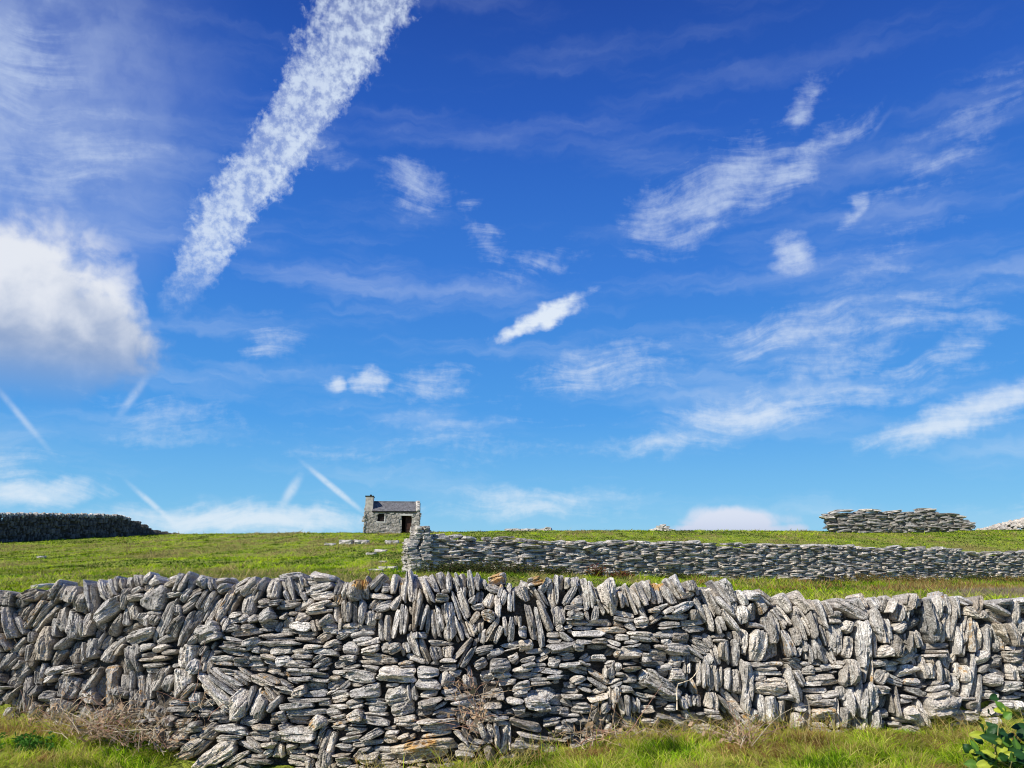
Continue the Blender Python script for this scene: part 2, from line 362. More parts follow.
# ------------------------------------------------------------------ stones read off the photograph: (x, y, long, wide, lean) in enlarged crops
TR = {
(0,570,7.84): "55,225,110,120,80;60,400,260,90,100;150,430,200,70,115;215,205,170,80,20;310,205,110,60,40;165,250,100,70,60;375,200,100,60,50;455,170,190,80,55;320,350,330,130,48;230,330,150,80,60;565,190,130,110,70;655,120,80,45,90;720,210,270,60,95;650,255,160,110,60;800,165,170,75,112;870,140,150,70,110;930,110,130,80,100;530,400,240,130,90;620,450,200,120,80;430,450,150,50,88;700,430,170,80,75;755,450,90,80,80;860,310,280,110,42;350,580,260,120,80;250,520,100,50,90;140,620,150,80,60;240,680,190,110,75;510,570,160,50,45;600,660,170,140,80;670,640,130,60,100;440,690,180,60,50;740,620,150,100,80;820,560,170,80,70;910,430,180,80,60;980,220,170,70,70;940,600,180,70,50;860,650,180,80,60;30,560,140,60,120;40,720,160,60,50;130,740,140,60,50;1000,370,150,50,85",
(130,570,7.84): "70,90,110,60,100;150,70,110,60,60;200,90,80,40,40;330,80,130,60,20;400,100,170,70,60;60,150,100,50,30;140,150,70,60,80;60,210,130,50,10;570,90,90,70,60;640,110,110,60,110;720,85,90,50,10;740,140,100,60,30;190,220,200,150,75;340,190,150,35,12;430,200,120,50,55;510,185,150,60,35;290,360,340,80,72;30,320,140,90,85;110,385,100,90,60;200,390,100,80,50;190,335,110,40,5;370,320,90,70,90;470,270,200,60,35;360,440,190,90,55;460,470,330,100,58;600,240,170,110,60;650,310,280,80,58;790,240,360,90,62;630,490,200,150,20;740,420,130,80,60;900,110,180,60,30;950,140,170,90,45;930,270,200,90,75;1000,180,130,60,60;80,520,280,90,20;500,550,110,60,40;140,600,120,60,10;240,610,120,50,20;450,680,200,120,85;600,690,170,70,60;40,690,200,110,92;150,680,160,60,5;320,640,130,40,5;250,690,120,40,5;200,745,170,35,5;830,350,100,40,10;810,400,110,45,15;800,455,120,50,15;900,380,100,70,30;975,380,100,50,20;880,495,180,50,5;980,480,100,45,0;810,560,180,60,-10;930,440,90,40,5;950,580,130,80,20;820,630,250,75,-8;990,620,80,60,0;710,700,200,50,0;880,710,150,50,0;980,700,110,60,0;580,630,90,50,60",
(260,570,7.84): "15,130,130,60,60;110,150,150,100,75;245,50,170,50,0;280,130,180,110,105;210,200,100,40,110;345,95,90,60,100;480,65,180,80,-10;400,90,90,60,10;480,170,240,130,8;640,160,170,100,75;625,220,100,70,80;750,160,150,120,90;830,150,180,50,85;935,90,150,80,50;985,140,70,70,0;130,255,120,45,5;220,270,200,70,8;30,260,110,70,10;440,300,240,90,12;540,275,140,40,0;700,310,180,110,92;800,330,200,50,85;60,350,120,90,25;945,205,170,45,-5;900,270,120,60,50;960,290,130,70,20;870,380,110,80,88;930,360,60,50,80;595,340,130,40,88;530,400,120,80,40;440,440,110,60,110;550,465,120,90,10;630,430,110,30,85;190,360,70,50,30;220,410,110,50,30;290,370,80,30,65;260,340,60,30,0;340,370,80,70,30;320,440,160,70,-3;140,450,90,50,60;235,475,140,40,-3;370,505,130,40,0;50,465,110,25,0;350,540,130,40,0;720,440,140,50,5;680,480,170,40,8;835,460,120,50,0;800,520,190,80,10;150,525,280,60,3;150,570,300,50,2;400,580,170,70,4;510,520,130,60,30;560,575,130,50,15;650,510,110,50,30;860,600,190,100,12;710,620,120,100,-10;990,610,90,80,0;170,625,160,70,5;40,620,90,70,0;330,635,140,35,3;510,640,200,45,-5;320,700,180,90,0;190,710,120,80,5;70,700,150,80,-15;460,690,100,40,30;500,730,120,60,30;690,690,120,50,0;890,690,260,90,-5;600,610,70,60,0;945,470,190,45,92;1000,450,200,50,88",
(390,570,7.84): "35,110,140,50,80;95,140,140,50,80;145,150,260,70,92;190,190,200,40,88;205,310,330,60,82;255,370,240,55,80;290,160,260,70,112;345,110,160,45,112;400,90,140,50,105;460,100,160,40,92;530,110,150,60,115;570,90,110,50,100;635,100,200,50,98;690,95,150,35,90;80,400,250,100,80;50,250,120,50,60;410,215,100,70,0;435,170,60,35,0;335,420,240,100,92;410,370,230,80,105;470,400,300,90,93;560,280,260,110,113;600,180,90,60,90;560,450,200,70,112;630,470,150,50,112;700,210,110,60,80;690,290,90,50,10;650,230,80,60,60;780,240,110,70,70;770,350,120,90,-20;700,440,120,60,90;670,460,80,70,60;800,460,200,50,60;850,280,180,50,90;880,200,140,80,70;950,250,200,60,88;840,75,130,80,15;800,140,120,60,-20;730,110,90,60,100;830,500,150,80,72;930,460,200,90,88;1000,400,90,60,90;185,590,220,70,112;265,630,190,50,112;120,620,110,70,100;30,610,110,80,20;360,640,150,90,110;455,640,90,80,90;395,580,200,45,0;200,510,60,50,90;250,515,70,50,0;600,640,260,110,55;720,520,120,60,80;740,630,150,70,15;960,595,170,60,10;830,650,130,60,20;870,740,150,100,10;710,740,110,80,20;970,690,80,60,30;210,700,150,50,-20;120,740,120,60,10;460,705,130,40,0",
(520,570,7.84): "120,85,130,70,20;30,190,120,80,110;200,120,120,50,60;260,180,230,90,93;165,210,220,60,118;320,100,110,50,95;370,100,80,50,95;425,100,90,70,85;400,190,200,60,60;110,400,300,110,100;195,360,260,60,115;305,360,140,100,95;510,200,250,80,97;565,180,190,55,108;590,340,120,50,82;690,220,260,150,105;650,290,150,60,120;805,220,190,70,108;890,230,240,65,115;950,190,200,65,115;960,330,150,50,115;1000,150,140,50,110;440,330,170,110,0;400,345,70,90,0;450,415,170,45,0;620,415,170,45,0;720,470,190,45,0;780,425,100,50,-15;540,500,220,50,2;490,462,150,30,0;950,405,110,90,10;310,460,60,60,30;260,505,110,45,0;360,530,140,45,-35;620,550,130,40,0;500,560,120,35,0;930,500,200,40,-5;960,535,180,40,-8;820,370,160,80,-10;870,440,90,50,-40;330,605,260,80,8;450,600,110,80,0;270,555,110,40,0;620,600,160,60,0;730,580,160,60,-15;800,530,110,50,0;880,570,130,60,10;40,585,110,90,0;20,480,70,90,0;120,640,170,40,5;210,640,140,50,30;370,680,130,60,0;270,720,100,90,0;60,720,130,80,10;170,700,110,40,20;510,700,110,70,30;600,690,140,50,0;400,745,200,50,0;870,650,180,90,0;990,680,90,90,0;760,650,60,50,30;860,745,120,40,0;700,740,90,60,10",
(650,570,7.84): "15,170,180,40,105;70,190,190,50,105;150,200,210,65,122;205,130,200,80,115;290,195,110,45,20;330,130,110,80,100;95,290,90,35,25;140,320,110,40,30;250,295,170,70,25;200,368,190,40,0;155,430,180,55,0;45,370,120,60,40;30,310,80,40,10;345,440,190,100,3;235,520,150,100,-5;395,320,200,55,118;480,260,260,70,112;580,260,300,70,128;610,170,190,80,120;625,400,230,45,130;460,380,220,50,105;550,430,160,70,110;340,350,80,70,90;660,300,100,50,90;715,350,150,80,95;800,330,140,90,90;720,220,130,60,120;800,200,120,70,0;870,280,130,60,120;910,220,140,60,140;840,580,270,130,80;950,460,240,100,95;970,630,110,80,100;740,570,180,45,88;1000,350,130,60,130;650,650,220,90,92;575,640,160,70,92;515,670,230,70,108;540,535,130,60,5;690,530,130,45,100;375,530,80,30,0;400,590,150,50,-30;370,640,170,60,-35;60,680,150,100,0;200,620,220,90,-5;40,530,100,60,-20;130,560,80,60,30;90,600,130,40,-5;200,720,100,110,0;280,720,110,80,90;880,740,220,50,0;830,435,130,40,-10;460,700,90,60,90",
(780,570,7.84): "40,260,160,80,120;170,260,180,80,130;110,320,90,50,110;30,370,170,60,130;240,400,230,110,112;170,430,220,80,115;310,360,240,60,110;360,300,170,60,118;560,310,290,100,-28;420,375,100,90,0;520,440,90,90,60;425,550,260,110,88;520,600,170,70,78;640,560,380,110,92;725,580,230,80,95;640,260,130,80,120;750,250,110,60,120;840,270,150,90,80;750,430,230,70,112;820,460,220,90,105;930,340,150,60,82;990,330,180,60,90;950,450,110,70,30;930,600,170,150,70;1000,560,160,60,95;60,590,240,70,112;120,520,140,60,100;190,590,100,70,100;255,640,190,60,95;310,630,210,70,110;400,660,210,55,115;350,520,180,60,110;800,640,120,90,20;100,710,110,70,-20;150,640,110,50,60;800,730,130,50,10;190,740,90,40,0",
(894,570,7.84): "30,340,150,50,80;120,250,130,100,80;100,370,190,50,85;190,250,100,60,-20;270,400,340,110,100;335,290,160,60,98;405,270,200,60,92;420,430,260,110,92;480,280,160,45,105;560,250,170,60,-20;600,330,130,60,-30;690,350,70,70,90;810,350,200,130,-25;860,260,130,80,5;940,330,170,60,90;990,250,90,60,0;560,460,240,60,80;520,540,230,80,92;610,480,250,60,98;650,510,260,70,98;740,530,250,70,100;820,480,220,80,115;840,570,140,60,100;900,510,190,80,112;990,430,140,70,100;330,600,200,50,3;330,655,210,55,0;80,580,180,110,90;180,540,140,70,110;690,690,120,90,30;810,720,120,100,5;940,670,160,100,10;930,620,90,40,0;1000,740,80,60,0;290,720,120,80,95;230,720,100,50,110",
(0,660,7.114): "130,110,260,90,55;60,190,120,25,5;320,110,180,60,85;250,210,110,60,50;90,240,160,30,40;120,290,240,50,75;60,390,160,80,40;180,270,260,50,88;340,270,110,90,0;520,70,130,70,20;490,190,160,120,75;440,350,160,120,70;640,170,260,60,55;650,250,120,100,90;790,200,260,90,92;870,230,70,90,60;960,160,220,70,88;960,300,200,80,88;730,400,150,90,30;610,380,120,60,60;840,370,90,60,80;880,430,90,50,0;330,540,170,110,60;200,520,160,70,90;360,130,90,40,30;250,370,130,60,80;420,440,80,60,0",
(140,660,7.114): "100,40,120,30,0;90,75,110,35,0;40,200,200,90,90;150,130,180,60,65;210,160,120,60,60;310,150,240,110,88;390,50,120,90,60;480,50,110,60,85;340,220,170,50,40;590,20,140,40,0;710,30,90,40,0;545,245,400,105,-40;600,140,260,90,-35;720,320,240,150,50;840,300,220,140,70;720,110,160,90,-30;620,90,120,50,0;900,150,230,90,-25;920,230,160,90,-50;960,310,120,40,50;980,410,90,80,0;820,30,100,40,0;830,65,110,40,-5;930,70,90,60,0;400,290,130,80,92;500,300,100,50,20;270,310,150,50,0;270,350,160,40,0;470,370,110,70,10;310,390,140,35,-5;120,390,110,100,60;100,430,90,40,0;120,520,130,70,90;220,430,80,90,90;300,450,120,60,5;400,450,80,40,10;340,500,240,50,5;280,540,100,50,0;500,510,140,90,40;580,430,120,50,10;650,490,240,70,-5;640,545,150,50,0;400,540,90,40,20;370,610,200,70,30;550,670,340,110,35;450,600,220,50,40;680,720,250,80,30;200,640,160,50,30;300,690,220,60,25;800,600,150,80,-35;870,480,170,60,-3;865,540,150,60,0;970,540,90,70,0;850,700,160,60,0;930,600,110,50,0;920,660,90,50,30;980,640,120,60,90;240,600,110,50,10;40,560,90,70,0;180,560,90,50,80",
(280,660,7.114): "110,30,200,60,0;290,50,110,70,25;110,65,110,25,0;240,75,190,35,-5;150,110,180,70,0;270,130,180,50,0;390,130,80,40,0;40,195,150,90,-10;80,160,110,50,-30;240,215,170,100,0;150,220,110,70,20;380,195,150,80,25;430,255,140,90,10;430,90,110,35,0;520,60,120,50,5;640,60,110,50,-10;560,115,250,80,-5;830,100,280,110,-5;660,15,200,40,0;900,35,110,60,0;610,225,210,85,8;800,185,100,35,5;830,250,160,120,15;940,230,130,60,90;155,325,310,130,-3;320,300,80,45,-5;420,330,120,30,-5;540,310,130,60,5;385,370,90,50,0;540,390,120,80,15;680,345,170,100,-3;680,290,130,30,0;870,340,150,110,20;130,430,170,70,-3;400,415,150,50,5;430,455,110,60,10;550,450,150,50,0;690,430,190,60,-12;890,435,170,75,8;30,475,90,50,15;270,440,110,80,40;15,400,60,80,0;120,520,280,110,0;285,540,150,45,65;335,580,200,100,68;540,505,160,50,5;500,565,170,50,0;650,530,160,50,25;640,590,220,35,8;780,500,110,50,0;790,560,100,60,-10;890,550,110,60,20;970,480,70,50,0;30,650,140,80,90;130,645,130,50,-5;200,610,110,45,-5;90,610,80,40,0;140,710,170,80,-5;230,680,90,30,-10;320,710,130,90,85;210,735,80,60,90;470,630,140,60,0;440,690,110,50,10;540,700,110,50,50;620,640,110,60,20;730,635,130,40,0;760,690,110,50,0;630,690,140,90,0;740,740,150,50,0;450,740,110,50,0;1010,650,430,150,8",
(420,660,7.114): "60,85,150,75,0;70,170,170,80,-5;200,60,120,50,0;190,140,120,100,70;240,100,80,50,0;350,160,90,90,85;440,30,110,60,10;570,40,140,90,10;720,60,130,40,10;850,55,140,60,10;960,20,90,80,0;760,110,200,50,0;940,95,170,80,0;580,100,120,45,0;480,120,100,80,0;75,260,160,90,10;230,240,140,80,10;300,285,200,80,8;50,330,130,40,5;140,340,130,50,25;210,370,160,60,5;290,420,95,60,88;430,390,210,90,-15;550,240,80,80,10;620,150,110,50,10;720,190,120,70,10;850,155,140,60,5;720,240,120,50,10;840,290,210,150,0;680,290,120,45,0;960,300,100,80,10;520,320,130,40,0;960,360,100,60,0;120,455,280,90,5;120,515,270,50,5;320,540,170,60,-50;370,470,120,50,-50;440,500,180,45,115;480,560,80,60,100;585,560,220,120,88;590,430,140,80,0;540,380,120,50,-20;700,360,90,70,0;750,460,220,60,-12;740,400,150,40,-5;920,440,130,60,10;990,480,60,70,0;830,560,280,60,-8;760,600,180,45,-12;690,620,110,60,0;370,610,180,80,-10;320,670,120,50,0",
(560,660,7.114): "110,60,170,70,-20;170,20,90,40,-20;350,80,140,90,88;410,50,60,50,90;500,55,120,55,0;500,130,90,60,0;425,100,60,30,0;270,140,200,90,-30;400,160,110,50,20;700,170,300,130,-30;590,110,90,60,60;640,40,100,30,0;740,50,110,40,10;730,95,110,40,-10;660,15,140,40,-5;820,95,110,90,0;900,40,120,60,88;130,130,120,60,20;160,190,120,50,-10;70,180,80,40,0;80,220,110,40,0;90,255,140,35,0;280,245,140,80,10;360,280,160,50,92;400,240,100,45,90;480,205,100,50,-5;455,310,160,70,92;540,320,140,60,90;590,270,110,60,-10;560,190,130,35,-5;650,240,100,60,0;770,270,160,50,-10;790,340,80,50,0;890,290,110,70,110;940,290,90,50,90;980,290,80,60,90;40,470,100,100,20;30,370,80,60,-10;80,410,120,50,0;640,440,120,50,0;320,340,80,60,60;610,350,100,50,0;150,340,130,80,0",
(700,660,6.4): "60,100,240,70,92;10,90,200,50,92;120,120,150,60,92;210,130,170,110,90;290,170,330,70,90;200,290,280,80,-48;80,260,130,90,88;80,340,110,60,0;300,400,240,50,-45;440,35,200,60,0;420,80,190,30,0;370,110,100,45,0;440,170,230,110,-3;420,310,200,110,95;515,330,170,70,92;545,240,120,40,0;600,160,250,70,112;640,120,130,50,118;620,30,130,60,-30;690,70,80,60,0;770,110,170,35,3;730,150,150,35,0;810,150,150,35,5;750,200,140,35,0;730,235,80,40,0;770,265,140,40,0;770,325,140,90,0;690,350,220,40,88;860,350,240,50,92;770,385,130,25,0;770,430,130,60,0;830,220,110,40,10;910,210,90,60,80;950,80,170,110,88;880,30,110,50,0;960,260,220,80,100;930,370,170,80,90;620,390,120,80,90;340,360,90,70,80;640,300,60,60,0;1010,220,200,50,92",
(860,660,6.244): "40,80,200,90,90;60,240,190,80,90;10,260,200,60,95;70,360,130,80,88;125,105,90,80,60;130,30,90,40,10;210,40,90,70,0;300,65,130,70,10;220,130,140,50,-20;320,135,90,45,0;395,50,120,50,115;455,50,150,90,105;340,190,120,40,-15;130,190,80,60,0;140,260,110,50,60;210,250,160,75,100;290,245,120,50,0;320,330,110,90,0;380,350,190,80,112;490,285,170,150,10;640,70,110,70,90;700,120,250,50,85;740,200,260,40,88;810,120,110,80,0;860,30,90,70,80;860,80,150,40,-25;960,70,130,70,110;930,155,110,50,10;815,215,110,50,0;660,350,150,70,0;670,240,130,30,0;690,280,50,50,0;480,145,110,30,5;500,175,110,35,10;580,210,80,40,-30;600,270,120,50,60;560,310,90,60,30;900,270,110,45,0;960,240,120,30,5;970,280,70,50,90;280,380,130,30,-5;230,410,100,40,0;140,335,60,60,0;130,400,60,60,90;800,330,70,50,30;1000,50,60,60,0;820,370,80,40,0",
}
seeds = []
for (ox, oy, s), txt in TR.items():
    for q in txt.split(';'):
        x, y, L, W, a = [float(v) for v in q.split(',')]
        seeds.append([ox + x / s, oy + y / s, L / s, W / s, a])
# drop doubles where two crops overlap
keep = []
for q in seeds:
    ok = True
    for p in keep:
        dx, dy = q[0] - p[0], q[1] - p[1]
        if abs(dx) > 30 or abs(dy) > 30: continue
        ca, sa = math.cos(R(p[4])), math.sin(R(p[4]))
        u, v = dx * ca - dy * sa, dx * sa + dy * ca
        if (2 * u / max(p[2], 1)) ** 2 + (2 * v / max(p[3], 1)) ** 2 < 0.30 and 0.4 < (q[2] * q[3]) / (p[2] * p[3]) < 3: ok = False; break
    if ok: keep.append(q)
seeds = keep
# thin upright flags often stand two or three together
spl = np.random.default_rng(21); out_ = []
for q in seeds:
    x, y, L, W, a = q
    if W > 6.8 and L / W > 1.5 and spl.random() < (.68 if 35 < a < 145 else .58) and not (abs(x - 862) < 6 and abs(y - 641) < 8) and not (abs(x - 757) < 5):
        n_ = 3 if W > 12 and spl.random() < .6 else 2
        cuts = np.sort(np.concatenate([[0, 1], (np.arange(1, n_) / n_) + spl.normal(0, .09, n_ - 1)]))
        nx_, ny_ = math.sin(R(a)), math.cos(R(a)); ux_, uy_ = math.cos(R(a)), -math.sin(R(a))
        for c0_, c1_ in zip(cuts[:-1], cuts[1:]):
            o_ = ((c0_ + c1_) / 2 - .5) * W; sh_ = spl.normal(0, .07) * L
            out_.append([x + nx_ * o_ + ux_ * sh_, y + ny_ * o_ + uy_ * sh_, L * spl.uniform(.72, 1.02), W * (c1_ - c0_), a + spl.normal(0, 4)])
    else: out_.append(q)
seeds = out_
# the wall goes on past both edges of the photograph and down to the ground: repeat the same way of building there
def outside():
    out = []
    r = np.random.default_rng(3)
    src = [s for s in seeds if s[0] < 190]
    for s in src: out.append([-s[0] - 2, s[1] + r.normal(0, 1), s[2], s[3], 180 - s[4] if r.random() < .2 else s[4]])
    src = [s for s in seeds if s[0] > 834]
    for s in src: out.append([2048 - s[0] + 2, s[1] + r.normal(0, 1), s[2], s[3], s[4]])
    for s in [s for s in seeds if 150 < s[0] < 600 and s[1] > 735]: out.append([s[0] + 8, 1528 - s[1] + 4, s[2], s[3], -s[4]])
    return out
seeds += outside()
TOPX = [-200, 0, 25, 40, 60, 80, 90, 110, 130, 200, 250, 300, 318, 330, 345, 375, 390, 408, 440, 470, 478, 490, 500, 512, 522, 535, 545, 560, 570, 590, 600, 640, 660, 680, 700, 720, 730, 745, 760, 780, 800, 820, 850, 860, 880, 905, 915, 950, 960, 980, 1024, 1240]
TOPY = [596, 594, 594, 590, 583, 585, 581, 578, 577, 577, 577, 573, 574, 581, 581, 578, 577, 573, 576, 572, 575, 580, 577, 586, 584, 577, 581, 576, 579, 583, 585, 585, 581, 584, 586, 583, 589, 592, 593, 597, 596, 600, 602, 599, 599, 596, 599, 594, 597, 600, 599, 604]
X0, X1, Y0, Y1 = -200, 1225, 562, 800
GX, GY = np.meshgrid(np.arange(X0, X1), np.arange(Y0, Y1))
topg = np.interp(GX, TOPX, TOPY)

class Stone: pass
def make_stone(x, y, L, W, a, grow=1.07, rs=RNG):
    s = Stone(); s.x, s.y, s.L, s.W, s.a = x, y, L, W, a
    s.A, s.B = L / 2 * grow, W / 2 * grow * 1.06
    s.ca, s.sa = math.cos(R(a)), math.sin(R(a))
    # angular outline: half planes in the normalised frame
    k = []
    for base, d in ((0, 1.0), (90, .96), (180, 1.0), (270, .96)):
        k.append((R(base + rs.normal(0, 9)), d * rs.uniform(.92, 1.05)))
    for base in (45, 135, 225, 315):
        k.append((R(base + rs.normal(0, 16)), rs.uniform(.88, 1.12) if rs.random() < .36 else rs.uniform(1.22, 1.6)))
    s.k = k; s.tp = rs.uniform(-.38, .38); s.bd = rs.normal(0, .12)
    return s
def metric(s, gx, gy):
    dx, dy = gx - s.x, gy - s.y
    u = (dx * s.ca - dy * s.sa) / s.A
    v = (dx * s.sa + dy * s.ca) / s.B
    uc = np.clip(u, -1.2, 1.2)
    v = v / (1 + s.tp * uc) + s.bd * (uc * uc - .4)
    m = np.full_like(u, -9.0)
    for th, d in s.k: m = np.maximum(m, (u * math.cos(th) + v * math.sin(th)) / d)
    return 0.97 * m + 0.03 * np.sqrt(u * u + v * v)
stones = [make_stone(*q) for q in seeds]
best = np.full(GX.shape, 9.0); lab = np.full(GX.shape, -1)
def raster(i):
    s = stones[i]; r = int(max(s.A, s.B) * 1.5 + 3)
    xa, xb = max(X0, int(s.x) - r), min(X1, int(s.x) + r); ya, yb = max(Y0, int(s.y) - r), min(Y1, int(s.y) + r)
    if xa >= xb or ya >= yb: return
    sl_ = (slice(ya - Y0, yb - Y0), slice(xa - X0, xb - X0))
    m = metric(s, GX[sl_].astype(float), GY[sl_].astype(float))
    w_ = m < best[sl_]
    best[sl_][w_] = m[w_]; lab[sl_][w_] = i
for i in range(len(stones)): raster(i)
N_TRACED = len(stones)
# fillers in what is left, leaning like their neighbours
inside = GY > topg + 5
for rnd_, (r0, r1) in enumerate(((8.0, 12), (5.0, 7.5), (3.0, 4.8))):
    for it in range(2600 if rnd_ < 2 else 3400):
        yy_, xx_ = RNG.integers(6, Y1 - Y0 - 1), RNG.integers(0, X1 - X0)
        if not inside[yy_, xx_] or best[yy_, xx_] < 1.07: continue
        L = RNG.uniform(r0, r1) * 1.5
        # room check
        q = 2 if rnd_ else 3
        win = best[max(0, yy_ - q):yy_ + q + 1, max(0, xx_ - q):xx_ + q + 1]
        if (win < 1.06).mean() > 0.25: continue
        px, py = X0 + xx_, Y0 + yy_
        dd_ = [(abs(s.x - px) + abs(s.y - py) * 1.3, s.a) for s in stones[:N_TRACED] if abs(s.x - px) < 40]
        a = min(dd_)[1] if dd_ else 0
        stones.append(make_stone(px, py, L, L * RNG.uniform(.28, .55), a + RNG.normal(0, 12), 1.3)); stones[-1].filler = True
        raster(len(stones) - 1)

# ------------------------------------------------------------------ front wall face in space
BX = [-400, -200, 0, 120, 180, 260, 420, 520, 600, 700, 860, 1024, 1400]
BY = [8.3, 7.95, 7.62, 7.45, 7.12, 6.98, 6.98, 7.05, 7.35, 7.5, 7.55, 7.7, 8.3]
def face_depth(px, py):
    d = np.interp(px, BX, BY)
    d = d + 0.03 * np.sin(np.asarray(px) / 37.0) + 0.02 * np.sin(np.asarray(px) / 13.0 + np.asarray(py) / 21.0)
    h = np.clip((770 - np.asarray(py, float)) / 190, -.3, 1.1)
    blend = np.interp(px, [-400, 120, 260, 520, 620, 1400], [0.20, 0.25, 0.50, 0.50, 0.28, 0.20])
    return d + blend * h

# coloured crusts seen in the photograph: (px, py, radius, orange strength)
CRUST = [(362, 583, 7, 1.6), (499, 579, 9, .62), (496, 577, 8, 1.2), (538, 580, 7, 1.8), (657, 584, 7, 1.5), (675, 662, 4, .5), (962, 670, 4, .7), (395, 733, 0, 0), (412, 746, 9, .95), (430, 742, 10, .9),
         (436, 755, 8, .85), (315, 723, 5, .8), (745, 717, 3, .5), (205, 590, 0, 0), (424, 752, 12, .7), (310, 762, 5, .5)]
PALE = [(150, 578), (188, 660), (183, 680), (221, 700), (240, 712), (605, 600), (676, 660), (676, 674), (757, 645), (505, 738), (216, 750), (950, 715), (437, 725), (400, 675), (370, 646), (642, 622), (960, 670)]

def stone_mesh(s, i):
    big = s.L * s.W
    NA = 28 if big < 120 else (38 if big < 400 else 52)
    th = np.linspace(0, 2 * math.pi, NA, endpoint=False)
    A, B = s.A, s.B
    # directions equalised for the elongated shape
    du, dv = np.cos(th) * A, np.sin(th) * B
    pxd = du * s.ca + dv * s.sa; pyd = -du * s.sa + dv * s.ca
    rad = np.ones(NA) * 0.0
    alive = np.ones(NA, bool)
    steps = np.linspace(0.1, 1.35, 42)
    for st in steps:
        qx, qy = s.x + pxd * st, s.y + pyd * st
        ix = np.clip(np.round(qx - X0).astype(int), 0, X1 - X0 - 1); iy = np.clip(np.round(qy - Y0).astype(int), 0, Y1 - Y0 - 1)
        m = metric(s, qx, qy)
        ok = (lab[iy, ix] == i) & (m < 1.0)
        alive &= ok
        rad[alive] = st
    if rad.mean() < 0.22: return None
    rad = np.maximum(rad, 0.16) + 0.03
    rad = 0.80 * rad + 0.10 * (np.roll(rad, 1) + np.roll(rad, -1))
    rad *= (1 + 0.16 * fbm(v3(np.cos(th) * 2.6 + i * 7.3, np.sin(th) * 2.6 * B / A + i), 5)) * np.random.default_rng(i).uniform(.90, 1.02)
    ppm = 106.0
    wm = s.W / ppm
    rs = np.random.default_rng(1000 + i)
    fil = getattr(s, 'filler', False)
    T = min(0.10, 0.42 * wm) * rs.uniform(.7, 1.15) + 0.012
    off = rs.normal(0.0, 0.030) + (-0.045 if fil else 0.0) + min(0.03, big / 30000)
    ex = rs.uniform(2.2, 5.0)
    tu, tv = rs.normal(0, .16), rs.normal(0.05, .30)
    tu *= 0.6
    KP = []
    for kk in range(int(rs.integers(2, 5))):
        KP.append((rs.uniform(0, 2 * math.pi), rs.uniform(-.15, .55), rs.uniform(.5, 1.7)))
    for kk in range(3):
        KP.append((rs.uniform(0, 2 * math.pi), rs.uniform(.7, 1.0), rs.uniform(2, 6)))
    for b_ in (0, 90, 180, 270):
        KP.append((R(b_ + rs.normal(0, 14)), rs.uniform(.80, 1.0), rs.uniform(3.0, 9)))
    RH = [.0, .18, .34, .48, .61, .73, .83, .91, .97, 1.0]
    if big < 60: RH = [0, .3, .55, .76, .9, 1.0]
    F = []
    rings = []
    depth = rs.uniform(.12, .2)
    top = s.y < np.interp(s.x, TOPX, TOPY) + 24
    if top: depth = rs.uniform(.22, .34)
    prof = [(r, None) for r in RH[1:]] + [(1.0, -.35), (.93, -1.0)]
    c0 = [s.x, s.y]
    def place(px, py, u, v, r, back=None):
        P3 = at(px, py, face_depth(px, py))
        um, vm = u / ppm, v / ppm
        h = T + tu * um + tv * vm
        un, vn_ = u / A, v / B
        for (ph_, o_, sl2) in KP:
            h = np.minimum(h, T * (1 + sl2 * (o_ - (un * math.cos(ph_) + vn_ * math.sin(ph_)))))
        h = np.maximum(h, -T * .6) - T * .25 * np.clip(r - .9, 0, 1) * 5
        q = v3(um, vm, i * 3.1)
        lump = fbm(q * np.array([9, 14, 1.0]), 3, 2)
        ridg = 1 - 2 * np.abs(fbm(q * np.array([7, 60, 1.0]), 9, 2))
        cr = fbm(q * np.array([16, 26, 1.0]), 21, 2)
        amp = min(1.0, wm / 0.10)
        # bedding steps
        stp = 0.020 * np.floor(fbm(q * np.array([4, 26, 1.0]), 31, 2) * 3.0)
        e_ = np.clip(1.6 - r, 0, 1) ** .5
        h = h + e_ * (0.010 * amp * lump + 0.012 * amp * ridg + 0.016 * cr * amp + stp * 1.0 * amp)
        h = np.where(back < 0, h * .4 + back * depth, h)
        P3 = P3.copy()
        P3[..., 1] -= (h + off)
        P3[..., 2] += 0.10 * h
        return P3
    uvo = rs.uniform(0, 50, 2)
    uu, vv, rr_, bb = [np.zeros(1)], [np.zeros(1)], [np.zeros(1)], [np.zeros(1)]
    n = 1
    for (r, back) in prof:
        uu.append(du * rad * r); vv.append(dv * rad * r); rr_.append(np.full(NA, r)); bb.append(np.full(NA, back or 0.0))
        rings.append(n); n += NA
    uu, vv, rr_, bb = map(np.concatenate, (uu, vv, rr_, bb))
    V = place(s.x + uu * s.ca + vv * s.sa, s.y - uu * s.sa + vv * s.ca, uu, vv, rr_, bb)
    U = np.stack([uu, vv], -1) / ppm + uvo
    r0 = rings[0]
    for j in range(NA): F.append((0, r0 + j, r0 + (j + 1) % NA))
    for a_, b_ in zip(rings[:-1], rings[1:]):
        for j in range(NA):
            k = (j + 1) % NA
            F.append((a_ + j, b_ + j, b_ + k, a_ + k))
    F.append(tuple(rings[-1] + j for j in range(NA))[::-1])
    # facing: make the outline wind so the front faces the viewer
    F = [f[::-1] for f in F]
    br = np.clip(rs.normal(1.0, 0.17), .55, 1.4)
    warm = np.clip(rs.normal(0.16, 0.18), 0, .7)
    br *= np.interp(s.x, [0, 150, 330, 560, 700, 1024], [.84, .86, 1.0, 1.03, 1.09, 1.12])  # shaded left end and sunlit right end painted into the stone tone
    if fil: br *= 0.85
    for (qx, qy) in PALE:
        if math.hypot(qx - s.x, qy - s.y) < 9 and not fil: br = 1.3; warm = .22
    if 395 < s.x < 445 and s.y > 735: warm = .55
